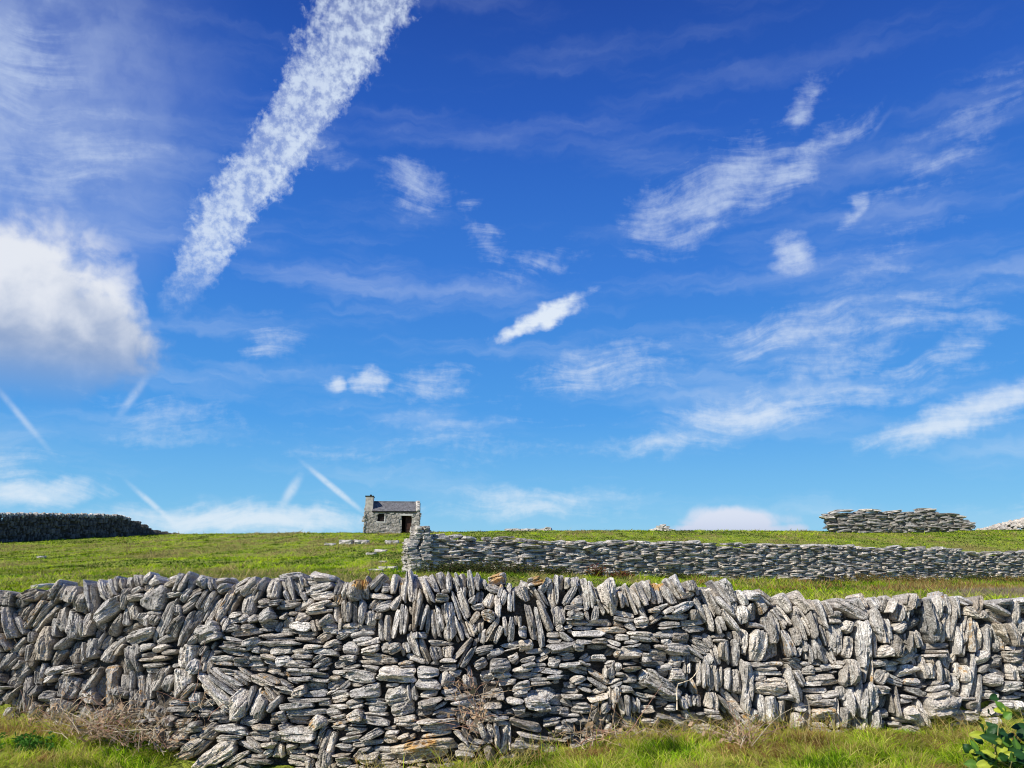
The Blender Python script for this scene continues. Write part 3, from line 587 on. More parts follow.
    col = np.zeros((len(V), 4)); col[:, 0] = br; col[:, 1] = warm
    PX = s.x + np.concatenate([[0]] + [pxd * rad * r for r, _ in prof]); PY = s.y + np.concatenate([[0]] + [pyd * rad * r for r, _ in prof])
    li = np.zeros(len(V))
    for (qx, qy, qr, st_) in CRUST:
        if qr: li = np.maximum(li, st_ * np.clip(1.35 - np.hypot(PX - qx, PY - qy) / qr, 0, 1))
    if rs.random() < .045 and li.max() == 0: li = .34 + 0 * li
    col[:, 2] = li; col[:, 3] = rs.uniform(0, .9)
    # earthy tint low down
    low_ = np.clip((PY - 715) / 50, 0, 1) * .25
    col[:, 1] = np.clip(col[:, 1] + low_, 0, .8)
    return V, F, col, U, (rad.mean() ** 2) * A * B
# ------------------------------------------------------------------ the lie of the land
def prof(ys, tab):
    yy = [q[0] for q in tab]
    zz = [EYE + slope(q[1]) * q[0] if q[1] > 100 else q[1] for q in tab]
    return np.interp(ys, yy, zz)
LEFT = [(8.6, 600), (15, 588), (22, 580), (29, 574), (38, 565), (46, 558), (56, 550), (66, 543), (78, 537), (88, 532.5), (95, 532), (105, 534), (125, 540), (170, 549), (260, 556), (500, 560), (1200, 561), (3000, 560)]
RIGHT = [(8.6, 606), (15, 604), (25, 594), (35, 586), (41, 580), (46, 572), (54, 556), (62, 545), (72, 536), (80, 531.5), (88, 531), (100, 534), (125, 540), (170, 549), (260, 556), (500, 560), (1200, 561), (3000, 560)]
SKX = [-1200, 150, 350, 600, 800, 900, 1024, 2200]; SKY_ = [542, 535.5, 533.5, 531, 533, 534, 531, 532]
def field(x, y):
    ys = np.maximum(y, 8.0)
    tpx = 512 + FPX * 0.977 * x / ys
    k = sm(380, 900, tpx)
    z = prof(ys, LEFT) * (1 - k) + prof(ys, RIGHT) * k
    adj = (np.interp(tpx, SKX, SKY_) - 532) * sm(30, 85, ys) * (1 - sm(100, 200, ys))
    z = z - adj / 835.0 * ys
    z = z + 0.10 * fbm(v3(x / 6, y / 6), 41) * sm(9, 20, ys) + 0.04 * fbm(v3(x / 1.5, y / 1.5), 43, 2) * sm(9, 14, ys) + 0.06 * (1 - np.abs(fbm(v3(x / .9, y / 1.2), 47, 2))) * sm(14, 25, ys) + .5 * fbm(v3(x / 60, y / 60), 44) * sm(130, 300, ys)
    return z
def bank(x, y):
    # verge at the foot of the front wall: raised left and right, worn down in the middle
    bx = np.interp(x, [-9, -4.6, -3.4, -2.6, -1.2, 0.2, 0.9, 2.0, 4.5, 9], [.20, .17, .12, -.06, -.10, -.02, .09, .10, .08, .10])
    z = bx * sm(5.2, 7.0, y)
    return z + (0.03 * fbm(v3(x * 2.2, y * 2.2), 51) + .015 * fbm(v3(x * 7, y * 7), 52)) * sm(3.5, 5.5, y)
def ground_z(x, y):
    x = np.asarray(x, float); y = np.asarray(y, float)
    k = sm(7.6, 8.6, y)
    return bank(x, y) * (1 - k) + field(x, y) * k

def hit(px, py, y0=8.8, y1=130.0):
    """where a line of sight meets the ground"""
    a, b = ray(px, py)
    ys = np.linspace(y0, y1, 1500)
    d = EYE + b * ys - ground_z(a * ys, ys)
    i = np.argmax(d < 0) if (d < 0).any() else int(np.argmin(d))
    return np.array([a * ys[i], ys[i], ground_z(a * ys[i], ys[i])])

xs = np.concatenate([-np.geomspace(60, 4000, 26)[::-1], np.linspace(-58, 58, 330), np.geomspace(60, 4000, 26)])
ysg = np.concatenate([-np.geomspace(3, 3000, 24)[::-1], np.linspace(-2, 5, 12), np.linspace(5.2, 9, 60), np.linspace(9.2, 45, 150), np.linspace(45.5, 115, 130), np.geomspace(117, 4000, 40)])
gx, gy = np.meshgrid(xs, ysg)
gz = ground_z(gx, gy)
nx, ny = len(xs), len(ysg)
fi = [(j * nx + i, j * nx + i + 1, (j + 1) * nx + i + 1, (j + 1) * nx + i) for j in range(ny - 1) for i in range(nx - 1)]
gm, t, b = new_mat('turf')
ob = t.node('ShaderNodeNewGeometry').outputs['Position']
pb = t.noise(t.mapping(ob, sc=(.5, .5, .5)), 0.55, 5, 0.6)
pm = t.noise(ob, 2.6, 5, 0.65)
pf_ = t.noise(ob, 14, 4, 0.7)
c = t.mix(t.rng(pm, 0.35, 0.65), (0.18, 0.25, 0.025), (0.40, 0.45, 0.05))
c = t.mix(t.rng(pb, 0.48, 0.66, 0, .8), c, (0.23, 0.19, 0.045))
c = t.mix(t.rng(pf_, 0.55, 0.35, 0, .75), c, (0.05, 0.065, 0.014))
sepg = t.node('ShaderNodeSeparateXYZ'); t.l.new(ob, sepg.inputs[0])
near = t.rng(sepg.outputs[1], 5.0, 4.2)
c = t.mix(near, c, t.mix(pf_, (0.10, 0.095, 0.085), (0.24, 0.225, 0.2)))   # the stony lane the photographer stands on
t.l.new(c, b.inputs['Base Color'])
bp = t.node('ShaderNodeBump'); bp.inputs['Strength'].default_value = .8; bp.inputs['Distance'].default_value = .12
t.l.new(t.math('ADD', pm, t.math('MULTIPLY', pf_, .5)), bp.inputs['Height']); t.l.new(bp.outputs[0], b.inputs['Normal'])
g = MB(); g.add(np.stack([gx, gy, gz], -1), fi)
g_o = g.build('ground', gm, smooth=True); tag(g_o, kind='structure')

# ------------------------------------------------------------------ grass
def blades(px, py_, pz, h, wd, lean_dir, lean, colr, segs=2, seed=0):
    """vectorised tapered, bent blades -> (verts, faces, colours)"""
    n = len(px)
    th = RNG.uniform(0, 2 * math.pi, n)
    wx, wy = np.cos(th), np.sin(th)
    lx, ly = np.cos(lean_dir) * lean, np.sin(lean_dir) * lean
    V, C = [], []
    for k in range(segs):
        f = k / segs
        hw = wd * (1 - .5 * f) / 2
        cx = px + lx * f * f * h; cy = py_ + ly * f * f * h; cz = pz + h * f * (1 - .25 * lean * f)
        V.append(np.stack([cx - wx * hw, cy - wy * hw, cz], -1)); V.append(np.stack([cx + wx * hw, cy + wy * hw, cz], -1))
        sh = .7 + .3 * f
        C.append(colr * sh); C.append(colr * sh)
    V.append(np.stack([px + lx * h, py_ + ly * h, pz + h * (1 - .25 * lean)], -1)); C.append(colr)
    V = np.stack(V, 1); C = np.stack(C, 1)
    m = 2 * segs + 1
    C = np.concatenate([C, np.ones(C.shape[:-1] + (1,))], -1)
    base = (np.arange(n) * m)
    F = []
    for k in range(segs - 1):
        o = 2 * k
        F += [tuple(q) for q in np.stack([base + o, base + o + 1, base + o + 3, base + o + 2], -1).tolist()]
    o = 2 * (segs - 1)
    F += [tuple(q) for q in np.stack([base + o, base + o + 1, base + o + 2], -1).tolist()]
    return V.reshape(-1, 3), F, C.reshape(-1, 4)

GREEN = np.array([0.29, 0.52, 0.02]); LIME = np.array([0.66, 0.86, 0.03]); STRAW = np.array([0.85, 0.70, 0.27]); DEEP = np.array([0.08, 0.17, 0.02]); BROWN = np.array([0.20, 0.11, 0.045]); RUST = np.array([.30, .12, .04])
def pick(f, pal):
    f = np.clip(f, 0, .999) * (len(pal) - 1)
    i = f.astype(int); k = (f - i)[:, None]
    P_ = np.array(pal)
    return P_[i] * (1 - k) + P_[np.minimum(i + 1, len(pal) - 1)] * k

# verge in front of the wall
n = 105000
x = RNG.uniform(-6.5, 6.5, n); y = RNG.uniform(5.6, 7.75, n)
bare = ((x > -2.75) & (x < -.7) & (y > 6.62))
keepm = ~bare & (y < np.interp(x, [-6, -2.9, -1.2, 0, .8, 1.4, 5.6], [7.75, 7.45, 6.8, 6.95, 7.2, 7.45, 7.6]) + RNG.normal(0, .04, n))
x, y = x[keepm], y[keepm]; n = len(x)
cl = fbm(v3(x * 1.6, y * 2.5), 61)
f = .54 + 1.15 * cl + .5 * fbm(v3(x * 6, y * 6), 68) + RNG.normal(0, .17, n)
hh = (0.06 + .08 * np.clip(fbm(v3(x * 3, y * 3), 63) + .4, 0, 1.2)) * RNG.uniform(.6, 1.35, n)
hh *= np.interp(x, [-6, -3, 0, 1.5, 2.6, 5], [1, .8, .9, 1.05, 1.05, 1.0]) * (1 - .45 * sm(7.1, 7.5, y))
c_ = pick(f, [DEEP, GREEN, GREEN * 1.1, LIME, STRAW, LIME * .9, STRAW, BROWN * 2.2])
c_ *= (RNG.uniform(.7, 1.25, n) * (1 - .45 * np.clip(-fbm(v3(x * 4.5, y * 4.5), 69) * 2.5, 0, 1)))[:, None]
lean_d = fbm(v3(x * 3.0, y * 3.0), 66) * 9 + RNG.normal(0, .9, n)
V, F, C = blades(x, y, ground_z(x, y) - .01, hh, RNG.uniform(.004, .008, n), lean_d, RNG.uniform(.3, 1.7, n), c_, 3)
m = MB(); m.add(V, F, C)
n = 5200
x = RNG.uniform(-6, 6.2, n); y = np.interp(x, [-6, -2.9, -1.2, 0, .8, 1.4, 5.6], [7.6, 7.3, 6.7, 6.85, 7.1, 7.35, 7.5]) + RNG.normal(-.12, .16, n)
ok = ~((x > -3.2) & (x < -1.2)) & (fbm(v3(x * 1.3, 0 * x), 91) + RNG.normal(0, .2, n) > -.1); x, y = x[ok], y[ok]; n = len(x)
V, F, C = blades(x, y, ground_z(x, y) - .01, RNG.uniform(.12, .30, n), RNG.uniform(.003, .006, n), RNG.uniform(0, 6.28, n), RNG.uniform(.3, 1.5, n), pick(RNG.random(n), [STRAW * .8, STRAW, BROWN * 2.5, LIME]), 4)
m.add(V, F, C)
tag(m.build('verge_grass', M_GRASS), 'long tangled green and straw grass along the foot of the nearest stone wall', 'grass', kind='stuff')

# pasture beyond
n = 150000
tx = RNG.uniform(-.74, .78, n)
y = np.exp(RNG.uniform(math.log(8.8), math.log(112), n))
y = np.where(RNG.random(n) < .55, RNG.uniform(28, 100, n), y)
x = tx * y
z = ground_z(x, y)
cl = fbm(v3(x * .12, y * .05), 71, 4); c2 = fbm(v3(x * .5, y * .11), 73, 3)
c3 = fbm(v3(x * 1.5, y * .26), 75, 3)
f = .42 + .9 * cl + 1.1 * c2 + .9 * c3 + .16 * sm(70, 90, y) + RNG.normal(0, .08, n)
f += .35 * np.exp(-((y - 31) / 9) ** 2) * np.clip(fbm(v3(x * .35, y * .2), 78) * 2, -.3, 1)
px_ = 512 + FPX * .977 * x / y
f = f - .12 * sm(55, 90, y)
f = f + .25 * (1 - sm(24, 42, y)) * sm(600, 1000, px_)
c_ = pick(f, [DEEP, GREEN * .8, GREEN, LIME * .9, LIME, LIME * .7 + STRAW * .2, STRAW * .75, STRAW * .6])
c_ *= (RNG.uniform(.7, 1.2, n) * (1 - .55 * np.clip(-c3 * 3.4 - .15, 0, 1)))[:, None]
hh = RNG.uniform(.05, .15, n) * (1 + 1.6 * np.clip(c2 + c3, 0, 1)) * np.interp(y, [9, 30, 100], [.9, 1.0, 1.25])
hh *= np.where(RNG.random(n) < .03, 1.9, 1)
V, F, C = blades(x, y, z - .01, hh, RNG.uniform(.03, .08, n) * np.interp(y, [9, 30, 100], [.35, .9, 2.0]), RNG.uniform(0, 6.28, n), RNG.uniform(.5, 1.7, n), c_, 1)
m = MB(); m.add(V, F, C)
tag(m.build('pasture_grass', M_GRASS), 'tussocky yellow green pasture grass rising to the skyline behind the nearest wall', 'grass', kind='stuff')

# coarser tussocks and weeds scattered through the pasture
n0 = 1700
ty_ = np.exp(RNG.uniform(math.log(16), math.log(100), n0)); tx_ = RNG.uniform(-.74, .78, n0) * ty_
k_ = 26
x = np.repeat(tx_, k_) + RNG.normal(0, 1, n0 * k_) * np.repeat(RNG.uniform(.06, .35, n0), k_); y = np.repeat(ty_, k_) + RNG.normal(0, .16, n0 * k_)
hh = np.repeat(RNG.uniform(.10, .30, n0), k_) * RNG.uniform(.5, 1.1, n0 * k_) * np.interp(y, [15, 60, 100], [.8, 1, 1])
cc = pick(RNG.random(n0), [DEEP * .9, DEEP * 1.3, GREEN * .5, GREEN * .6, STRAW * .6, DEEP * 1.4, BROWN])
c_ = np.repeat(cc, k_, 0) * RNG.uniform(.6, 1.3, n0 * k_)[:, None]
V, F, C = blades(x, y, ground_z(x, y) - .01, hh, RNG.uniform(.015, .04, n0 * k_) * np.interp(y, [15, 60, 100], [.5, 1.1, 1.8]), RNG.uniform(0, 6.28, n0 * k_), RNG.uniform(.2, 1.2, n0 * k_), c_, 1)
m = MB(); m.add(V, F, C)
tag(m.build('tussock_grass', M_GRASS), 'darker olive and rusty tussocks dotted over the pasture', 'grass', kind='stuff')

# rough yellow and rust growth between the two walls on the right
n = 16000
y = RNG.uniform(24, 37.5, n); px_ = RNG.uniform(690, 1035, n); a_, _ = ray(px_, 590); x = a_ * y
w_ = fbm(v3(x * .6, y * .25), 95, 3) + RNG.normal(0, .15, n) + .25 * sm(820, 960, px_)
ok = w_ > .05; x, y, px_ = x[ok], y[ok], px_[ok]; n = len(x)
f = .5 + 1.1 * fbm(v3(x * .5, y * .3), 96, 3) + RNG.normal(0, .15, n)
c_ = pick(f, [GREEN * .8, LIME * .8, STRAW * .8, RUST * 1.5, STRAW * .7, BROWN * 1.8]) * RNG.uniform(.6, 1.2, n)[:, None]
V, F, C = blades(x, y, ground_z(x, y) - .01, RNG.uniform(.10, .32, n), RNG.uniform(.02, .05, n), RNG.uniform(0, 6.28, n), RNG.uniform(.2, 1.1, n), c_, 1)
m = MB(); m.add(V, F, C)
tag(m.build('rough_grass', M_GRASS), 'rough yellow and rust coloured growth in front of the field wall at right', 'grass', kind='stuff')
# ------------------------------------------------------------------ front wall
fw_origin = (0.0, 7.2, 0.0)
wall = empty('dry_stone_wall', fw_origin)
tag(wall, 'long pale grey dry stone wall in the foreground with upright capstones, grass along its foot', 'stone wall')
data = []
for i, s in enumerate(stones):
    r = stone_mesh(s, i)
    if r is not None: data.append((i, s, r))
inframe = [d for d in data if 4 < d[1].x < 1020 and d[1].y < 762]
bigs = sorted(inframe, key=lambda d: -d[2][4])[:100]
bigset = {d[0] for d in bigs}
rest = MB()
SPEC = [(499, 579, 'yellow lichen covered capstone'), (536, 581, 'capstone with an orange lichen spot'), (422, 751, 'orange stained layered slab at the foot of the wall'), (302, 706, 'large flat block low in the wall'),
        (757, 644, 'pale oval boulder'), (217, 695, 'long pale slab slanting down to the right'), (862, 641, 'very tall narrow upright slab'), (608, 598, 'wide pale upright slab')]
for (i, s, r) in data:
    V, F, C, U, ar = r
    if i in bigset:
        top = s.y < np.interp(s.x, TOPX, TOPY) + 22
        m = MB(); m.add(V, F, C, U)
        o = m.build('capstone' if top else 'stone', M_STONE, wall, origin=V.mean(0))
        for (qx, qy, lb) in SPEC:
            if math.hypot(s.x - qx, s.y - qy) < 7: o['label'] = lb; SPEC.remove((qx, qy, lb)); break
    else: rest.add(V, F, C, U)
o = rest.build('small_stones', M_STONE, wall); o['kind'] = 'stuff'
print('front stones', len(data), 'traced', N_TRACED)

# rear side of the wall and its earthy core, darkened to paint shade into the gaps
core = MB()
cx = np.arange(-190, 1216, 12.0)
tp = np.interp(cx, TOPX, TOPY) + 14
F = []; V = []
ysl = [0, .33, .66, 1]
for j, (px, ty) in enumerate(zip(cx, tp)):
    for q in ysl:
        py = ty + (800 - ty) * q
        V.append(at(px, py, face_depth(px, py) + .11))
    pt = at(px, ty, face_depth(px, ty) + .14)
    V.append(np.array([pt[0], pt[1] + .28, pt[2] - .015])); V.append(np.array([pt[0], pt[1] + .42, .2]))
V = np.array(V)
for j in range(len(cx) - 1):
    a, b_ = j * 6, (j + 1) * 6
    for (p, q) in ((0, 1), (1, 2), (2, 3), (4, 0), (5, 4)): F.append((a + p, b_ + p, b_ + q, a + q))
core.add(V, F, (.20, .5, 0, 0), V[:, [0, 2]])
core.build('rubble_core', M_STONE, wall)
back = MB()
def lump_stone(mb, c, size, rot, tone, seed, n=12, tilt=0.0):
    """a rough angular block: c centre, size (x,y,z) half extents, rot about z"""
    rs = np.random.default_rng(seed)
    rings = [(-1, .86), (-.7, .99), (.1, 1.0), (.72, .98), (1, .84)]
    V, F = [], []
    for (zz, k) in rings:
        th = np.linspace(0, 2 * math.pi, n, endpoint=False) + .2
        cxx, syy = np.cos(th), np.sin(th)
        m_ = np.maximum(np.abs(cxx), np.abs(syy)) ** .95
        ph = rs.uniform(0, 6)
        rr = k * (1 + .12 * np.sin(th * 2 + ph) + rs.normal(0, .05, n)) / m_ * .92
        V.append(np.stack([cxx * rr * size[0], syy * rr * size[1], np.full(n, zz * size[2]) + rs.normal(0, .09, n) * size[2]], -1))
    V = np.concatenate(V)
    ct, st = math.cos(tilt), math.sin(tilt)
    V = np.stack([V[:, 0] * ct - V[:, 2] * st, V[:, 1], V[:, 0] * st + V[:, 2] * ct], -1)
    cr, sr = math.cos(rot), math.sin(rot)
    V = np.stack([V[:, 0] * cr - V[:, 1] * sr, V[:, 0] * sr + V[:, 1] * cr, V[:, 2]], -1)
    for a in range(len(rings) - 1):
        for j in range(n):
            k = (j + 1) % n; F.append((a * n + j, a * n + k, (a + 1) * n + k, (a + 1) * n + j))
    F.append(tuple(range(n))[::-1]); F.append(tuple((len(rings) - 1) * n + j for j in range(n)))
    uv = np.stack([V[:, 0] + seed % 37, V[:, 2] + seed % 11], -1)
    mb.add(V + np.asarray(c), F, tone, uv)
rs = np.random.default_rng(77)
px = -190.0
while px < 1215:
    w_ = rs.uniform(9, 22)
    ty = np.interp(px, TOPX, TOPY)
    for row in range(3):
        p = at(px + rs.uniform(-3, 3), ty + 9 + rs.uniform(-1.5, 6), face_depth(px, ty) + .10)
        c = (p[0], p[1] + .10 + .12 * row + rs.uniform(-.03, .03), p[2] - .02 - .035 * rs.random())
        lump_stone(back, c, (w_ / 200 * rs.uniform(.8, 1.2), rs.uniform(.06, .12), rs.uniform(.035, .08)), rs.uniform(-.5, .5), (rs.normal(1.1, .1), .12, 0, rs.uniform(.2, 1)), int(rs.integers(1e6)), tilt=rs.uniform(-.5, .5))
    for row in range(6):
        p = at(px, ty + 16, face_depth(px, ty) + .10)
        zc = .35 + row * .17
        if zc < p[2]: lump_stone(back, (p[0], p[1] + .46, zc), (w_ / 180, .1, .1), rs.uniform(-.3, .3), (rs.normal(1, .1), .1, 0, .5), int(rs.integers(1e6)), n=8)
    px += w_ * .8
o = back.build('rear_stones', M_STONE, wall); o['kind'] = 'stuff'

# ------------------------------------------------------------------ coursed walls further off
def coursed(mb, A, B, top, base, hs, ls, thick, seed, tone=1.0, upright=0.0, holes=(), jut=.03, warm=.08, rag=0.02, ends=True):
    """flat stones laid in wavering courses between plan points A and B; top/base: functions of the distance along"""
    rs = np.random.default_rng(seed)
    A = np.array(A, float); B = np.array(B, float)
    Ln = np.hypot(*(B - A)); d = (B - A) / Ln; nrm = np.array([d[1], -d[0]])
    if nrm[1] > 0 and abs(nrm[1]) > .3: nrm = -nrm
    rot = math.atan2(d[1], d[0])
    k = 0.0; row = 0
    # dark inner fill so that no daylight shows through
    ns = 48; V = []
    for q in range(ns + 1):
        s0 = Ln * q / ns; c = A + d * min(max(s0, .15), Ln - .15)
        zb_, zt_ = base(s0) - .05, max(base(s0), min(top(max(s0 - .3, 0)), top(s0), top(min(s0 + .3, Ln))) - hs[1] * 1.1)
        for sg in (-1, 1):
            e2 = c + nrm * sg * thick * .27
            V += [(e2[0], e2[1], zb_), (e2[0], e2[1], zt_)]
    F = []
    for q in range(ns):
        a_, b_ = q * 4, q * 4 + 4
        F += [(a_, b_, b_ + 1, a_ + 1), (a_ + 2, a_ + 3, b_ + 3, b_ + 2), (a_ + 1, b_ + 1, b_ + 3, a_ + 3)]
    F += [(0, 1, 3, 2), (ns * 4, ns * 4 + 2, ns * 4 + 3, ns * 4 + 1)]
    if not holes: mb.add(V, F, (.36 * tone, .4, 0, 0), [(v[0] + v[1], v[2]) for v in V])
    # courses measured from the base up
    maxh = max(top(q) - base(q) for q in np.linspace(0, Ln, 60))
    while k < maxh:
        h = rs.uniform(*hs)
        s_ = rs.uniform(-ls[1], 0)
        while s_ < Ln:
            l = rs.uniform(*ls) * (rs.uniform(.5, 1.0) if rs.random() < .3 else 1)
            m_ = s_ + l / 2
            if -.1 < m_ < Ln + .1:
                z0 = base(np.clip(m_, 0, Ln)); wob = .35 * h * math.sin(m_ * 1.3 + row * .4) + rs.normal(0, .12 * h)
                z = z0 + k + h / 2 + wob
                if z + h * .2 < top(np.clip(m_, 0, Ln)) + rs.normal(0, rag) and not any(a < m_ < b and c < z - z0 < e for a, b, c, e in holes):
                    out = rs.normal(0, jut)
                    c = A + d * m_ + nrm * out
                    tn = tone * rs.normal(1, .17)
                    lump_stone(mb, (c[0], c[1], z), (l / 2 * 1.04, thick / 2 * rs.uniform(.9, 1.08), h / 2 * 1.05), rot + rs.normal(0, .05), (tn, np.clip(rs.normal(warm, .1), 0, .6), 0, rs.uniform(0, 1)), int(rs.integers(1e6)), n=8, tilt=rs.normal(0, .06))
            s_ += l
        k += h * .86; row += 1
    return rot

def gz1(p): return float(ground_z(p[0], p[1]))

# the wall that crosses the pasture, with its built-up end
A = at(413, 560, 29.0)[:2]; B = at(1110, 560, 45.0)[:2]
Lm = float(np.hypot(*(B - A))); dm = (B - A) / Lm
mt = [(413, 538), (440, 537), (470, 538.5), (520, 540), (560, 542.5), (600, 542.5), (650, 543.5), (672, 541), (700, 545), (730, 544.5), (770, 546), (800, 546), (835, 547), (860, 549), (880, 548), (905, 549), (930, 549), (945, 553), (980, 554), (1000, 552), (1024, 554), (1110, 556)]
mb_ = [(413, 578), (500, 579), (560, 581), (640, 582), (760, 584), (800, 585), (880, 580), (950, 580), (1000, 580), (1024, 581), (1110, 583)]
def px_at(s_):
    p = A + dm * s_
    return 512 + FPX * .977 * p[0] / p[1], p
def mtop(s_):
    q, p = px_at(s_); q = 512 + (q - 512) * 1.0
    return EYE + slope(np.interp(q, *zip(*mt))) * p[1]
def mbase(s_):
    q, p = px_at(s_)
    return min(EYE + slope(np.interp(q, *zip(*mb_))) * p[1], gz1(p) + .03) - .05
mid = empty('field_wall', (A[0], A[1], gz1(A)))
tag(mid, 'grey coursed field wall crossing the pasture to the right of the cottage, ending in a stepped pier', 'field wall')
m = MB(); coursed(m, A + dm * .5, B, lambda s: mtop(s + .5), lambda s: mbase(s + .5), (.045, .12), (.28, 1.1), .55, 5, .95, jut=.045, warm=.32, rag=.06)
m.build('coursed_stonework', M_FAR, mid)
m = MB()
rs = np.random.default_rng(9)
s_ = .6
while s_ < Lm:
    l = rs.uniform(.25, .7); c = A + dm * (s_ + l / 2); z = mtop(s_ + l / 2)
    lump_stone(m, (c[0], c[1], z + rs.normal(0, .03)), (l / 2 * 1.05, rs.uniform(.22, .32), rs.uniform(.03, .075)), math.atan2(dm[1], dm[0]) + rs.normal(0, .15), (rs.normal(.85, .16), .06, 0, rs.random()), int(rs.integers(1e6)), tilt=rs.normal(0, .12))
    s_ += l * rs.uniform(.7, 1.6)
m.build('capstones', M_FAR, mid)
# pale footing slabs where the wall base steps out
m = MB()
for (q0, q1, qy) in ((748, 790, 583.5), (770, 828, 586.5), (758, 812, 589), (858, 886, 582.5), (862, 888, 586), (620, 680, 580.5), (690, 740, 583)):
    for q in np.arange(q0, q1, 9.0):
        s_ = min(np.linspace(0, Lm, 200), key=lambda s: abs(px_at(s)[0] - q)); p_ = px_at(s_)[1] + np.array([dm[1], -dm[0]]) * rs.uniform(.28, .45)
        lump_stone(m, (p_[0], p_[1], EYE + slope(qy) * p_[1]), (rs.uniform(.22, .42), .2, rs.uniform(.04, .08)), math.atan2(dm[1], dm[0]) + rs.normal(0, .1), (rs.normal(1.05, .1), .2, 0, .6), int(rs.integers(1e6)), tilt=rs.normal(0, .05))
m.build('footing_slabs', M_FAR, mid)
# pier: heap of large flat slabs, wider below
m = MB()
z = mbase(0) - .05; zt = EYE + slope(526.5) * 29.0; nrm = np.array([dm[1], -dm[0]])
hgt = zt - z; z0 = z
while z < zt:
    h = rs.uniform(.07, .14); f = (z - z0) / hgt
    half = np.interp(f, [0, .68, .74, .9, 1], [.44, .42, .34, .28, .16])
    for row in (-1, 0, 1):
        for sgn in (-1, 1):
            c = A + dm * (sgn * half * .5 + .15 + rs.normal(0, .05) - .02 + .12 * (f > .7)) + nrm * (row * .28 + rs.normal(0, .03))
            lump_stone(m, (c[0], c[1], z + h / 2), (half * .55 * rs.uniform(.9, 1.15), .17, h / 2 * 1.05), math.atan2(dm[1], dm[0]) + rs.normal(0, .12), (rs.normal(.82, .15), rs.uniform(.05, .25), 0, rs.random()), int(rs.integers(1e6)), n=10, tilt=rs.normal(0, .06))
    z += h * .95
o = m.build('end_pier', M_FAR, mid); o['label'] = 'stepped pier of flat slabs at the left end of the wall'

# roofless length of wall on the skyline, right
YR = 79.0
A2 = at(828, 531, YR)[:2]; B2 = at(971, 531, YR + 1.5)[:2]; L2 = float(np.hypot(*(B2 - A2)))
rt = [(0, 514.5), (.03, 512), (.08, 510.3), (.18, 510), (.3, 510), (.42, 511), (.5, 511.5), (.6, 511), (.66, 509), (.78, 509.5), (.84, 511.5), (.9, 514.5), (.95, 517.5), (1, 523)]
rw = empty('ruined_wall', (A2[0], A2[1], gz1(A2)))
tag(rw, 'isolated stretch of ruined wall of big flat slabs on the skyline at right, stepped down at its right end', 'ruined wall')
m = MB(); coursed(m, A2, B2, lambda s: EYE + slope(np.interp(s / L2, *zip(*rt))) * YR, lambda s: EYE + slope(532.5) * YR, (.12, .24), (.5, 1.7), .9, 21, .66, jut=.10, warm=.12, rag=.05)
m.build('slabs', M_FAR, rw)
m = MB()
for (fx, py_, l, tl) in ((.0, 517.3, 1.5, -.05), (.12, 510.6, 1.8, 0), (.27, 509.7, 1.3, .05), (.33, 510.2, 1.2, -.1), (.68, 508.7, 1.7, 0), (.72, 509.4, 1.0, .08), (.48, 510.8, 1.1, .12), (.93, 516, 1.2, -.1), (.99, 523, 1.2, 0)):
    c = A2 + (B2 - A2) * fx
    lump_stone(m, (c[0], c[1] - .05, EYE + slope(py_) * YR), (l / 2, .5, .09), rs.normal(0, .1), (rs.normal(1.05, .1), .2, 0, .5), int(rs.integers(1e6)), tilt=tl)
m.build('capstones', M_FAR, rw)

# shaded wall on the left, its shade also painted into a low stone tone
A3 = at(-150, 540, 60.0)[:2]; B3 = at(128, 540, 86.0)[:2]; C3 = at(178, 540, 108.0)[:2]
lw = empty('boundary_wall', (A3[0], A3[1], gz1(A3)))
tag(lw, 'dark shaded boundary wall of upright stones climbing the left edge of the pasture', 'boundary wall')
def top3(P0, P1, a, b_):
    L_ = np.hypot(*(P1 - P0))
    def f(s):
        p = P0 + (P1 - P0) * s / L_
        q = 512 + FPX * .977 * p[0] / p[1]
        return EYE + slope(np.interp(q, [-150, 0, 35, 112, 134, 146, 156, 170, 186], [510, 515.5, 514.5, 515.5, 516.5, 520.5, 525, 531, 534])) * p[1]
    return f
def base3(P0, P1):
    L_ = np.hypot(*(P1 - P0))
    return lambda s: gz1(P0 + (P1 - P0) * s / L_) - .06
m = MB()
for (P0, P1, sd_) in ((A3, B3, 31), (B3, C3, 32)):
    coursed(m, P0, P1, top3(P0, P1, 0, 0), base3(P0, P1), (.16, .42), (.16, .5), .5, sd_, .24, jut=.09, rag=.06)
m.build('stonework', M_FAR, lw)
m = MB()
L3 = np.hypot(*(B3 - A3)); s_ = 0; f3 = top3(A3, B3, 0, 0)
while s_ < L3:
    c = A3 + (B3 - A3) * s_ / L3
    hh_ = rs.uniform(.10, .20)
    lump_stone(m, (c[0], c[1], f3(s_) - .03), (rs.uniform(.06, .15), .26, hh_ * 1.25), math.atan2(*(B3 - A3)[::-1]) + rs.normal(0, .2), (rs.normal(.85, .15), .05, 0, rs.random()), int(rs.integers(1e6)), n=8, tilt=rs.normal(0, .3))  # much paler tone than the courses below paints a sunlit rim
    s_ += rs.uniform(.12, .26)
m.build('upright_capstones', M_FAR, lw)

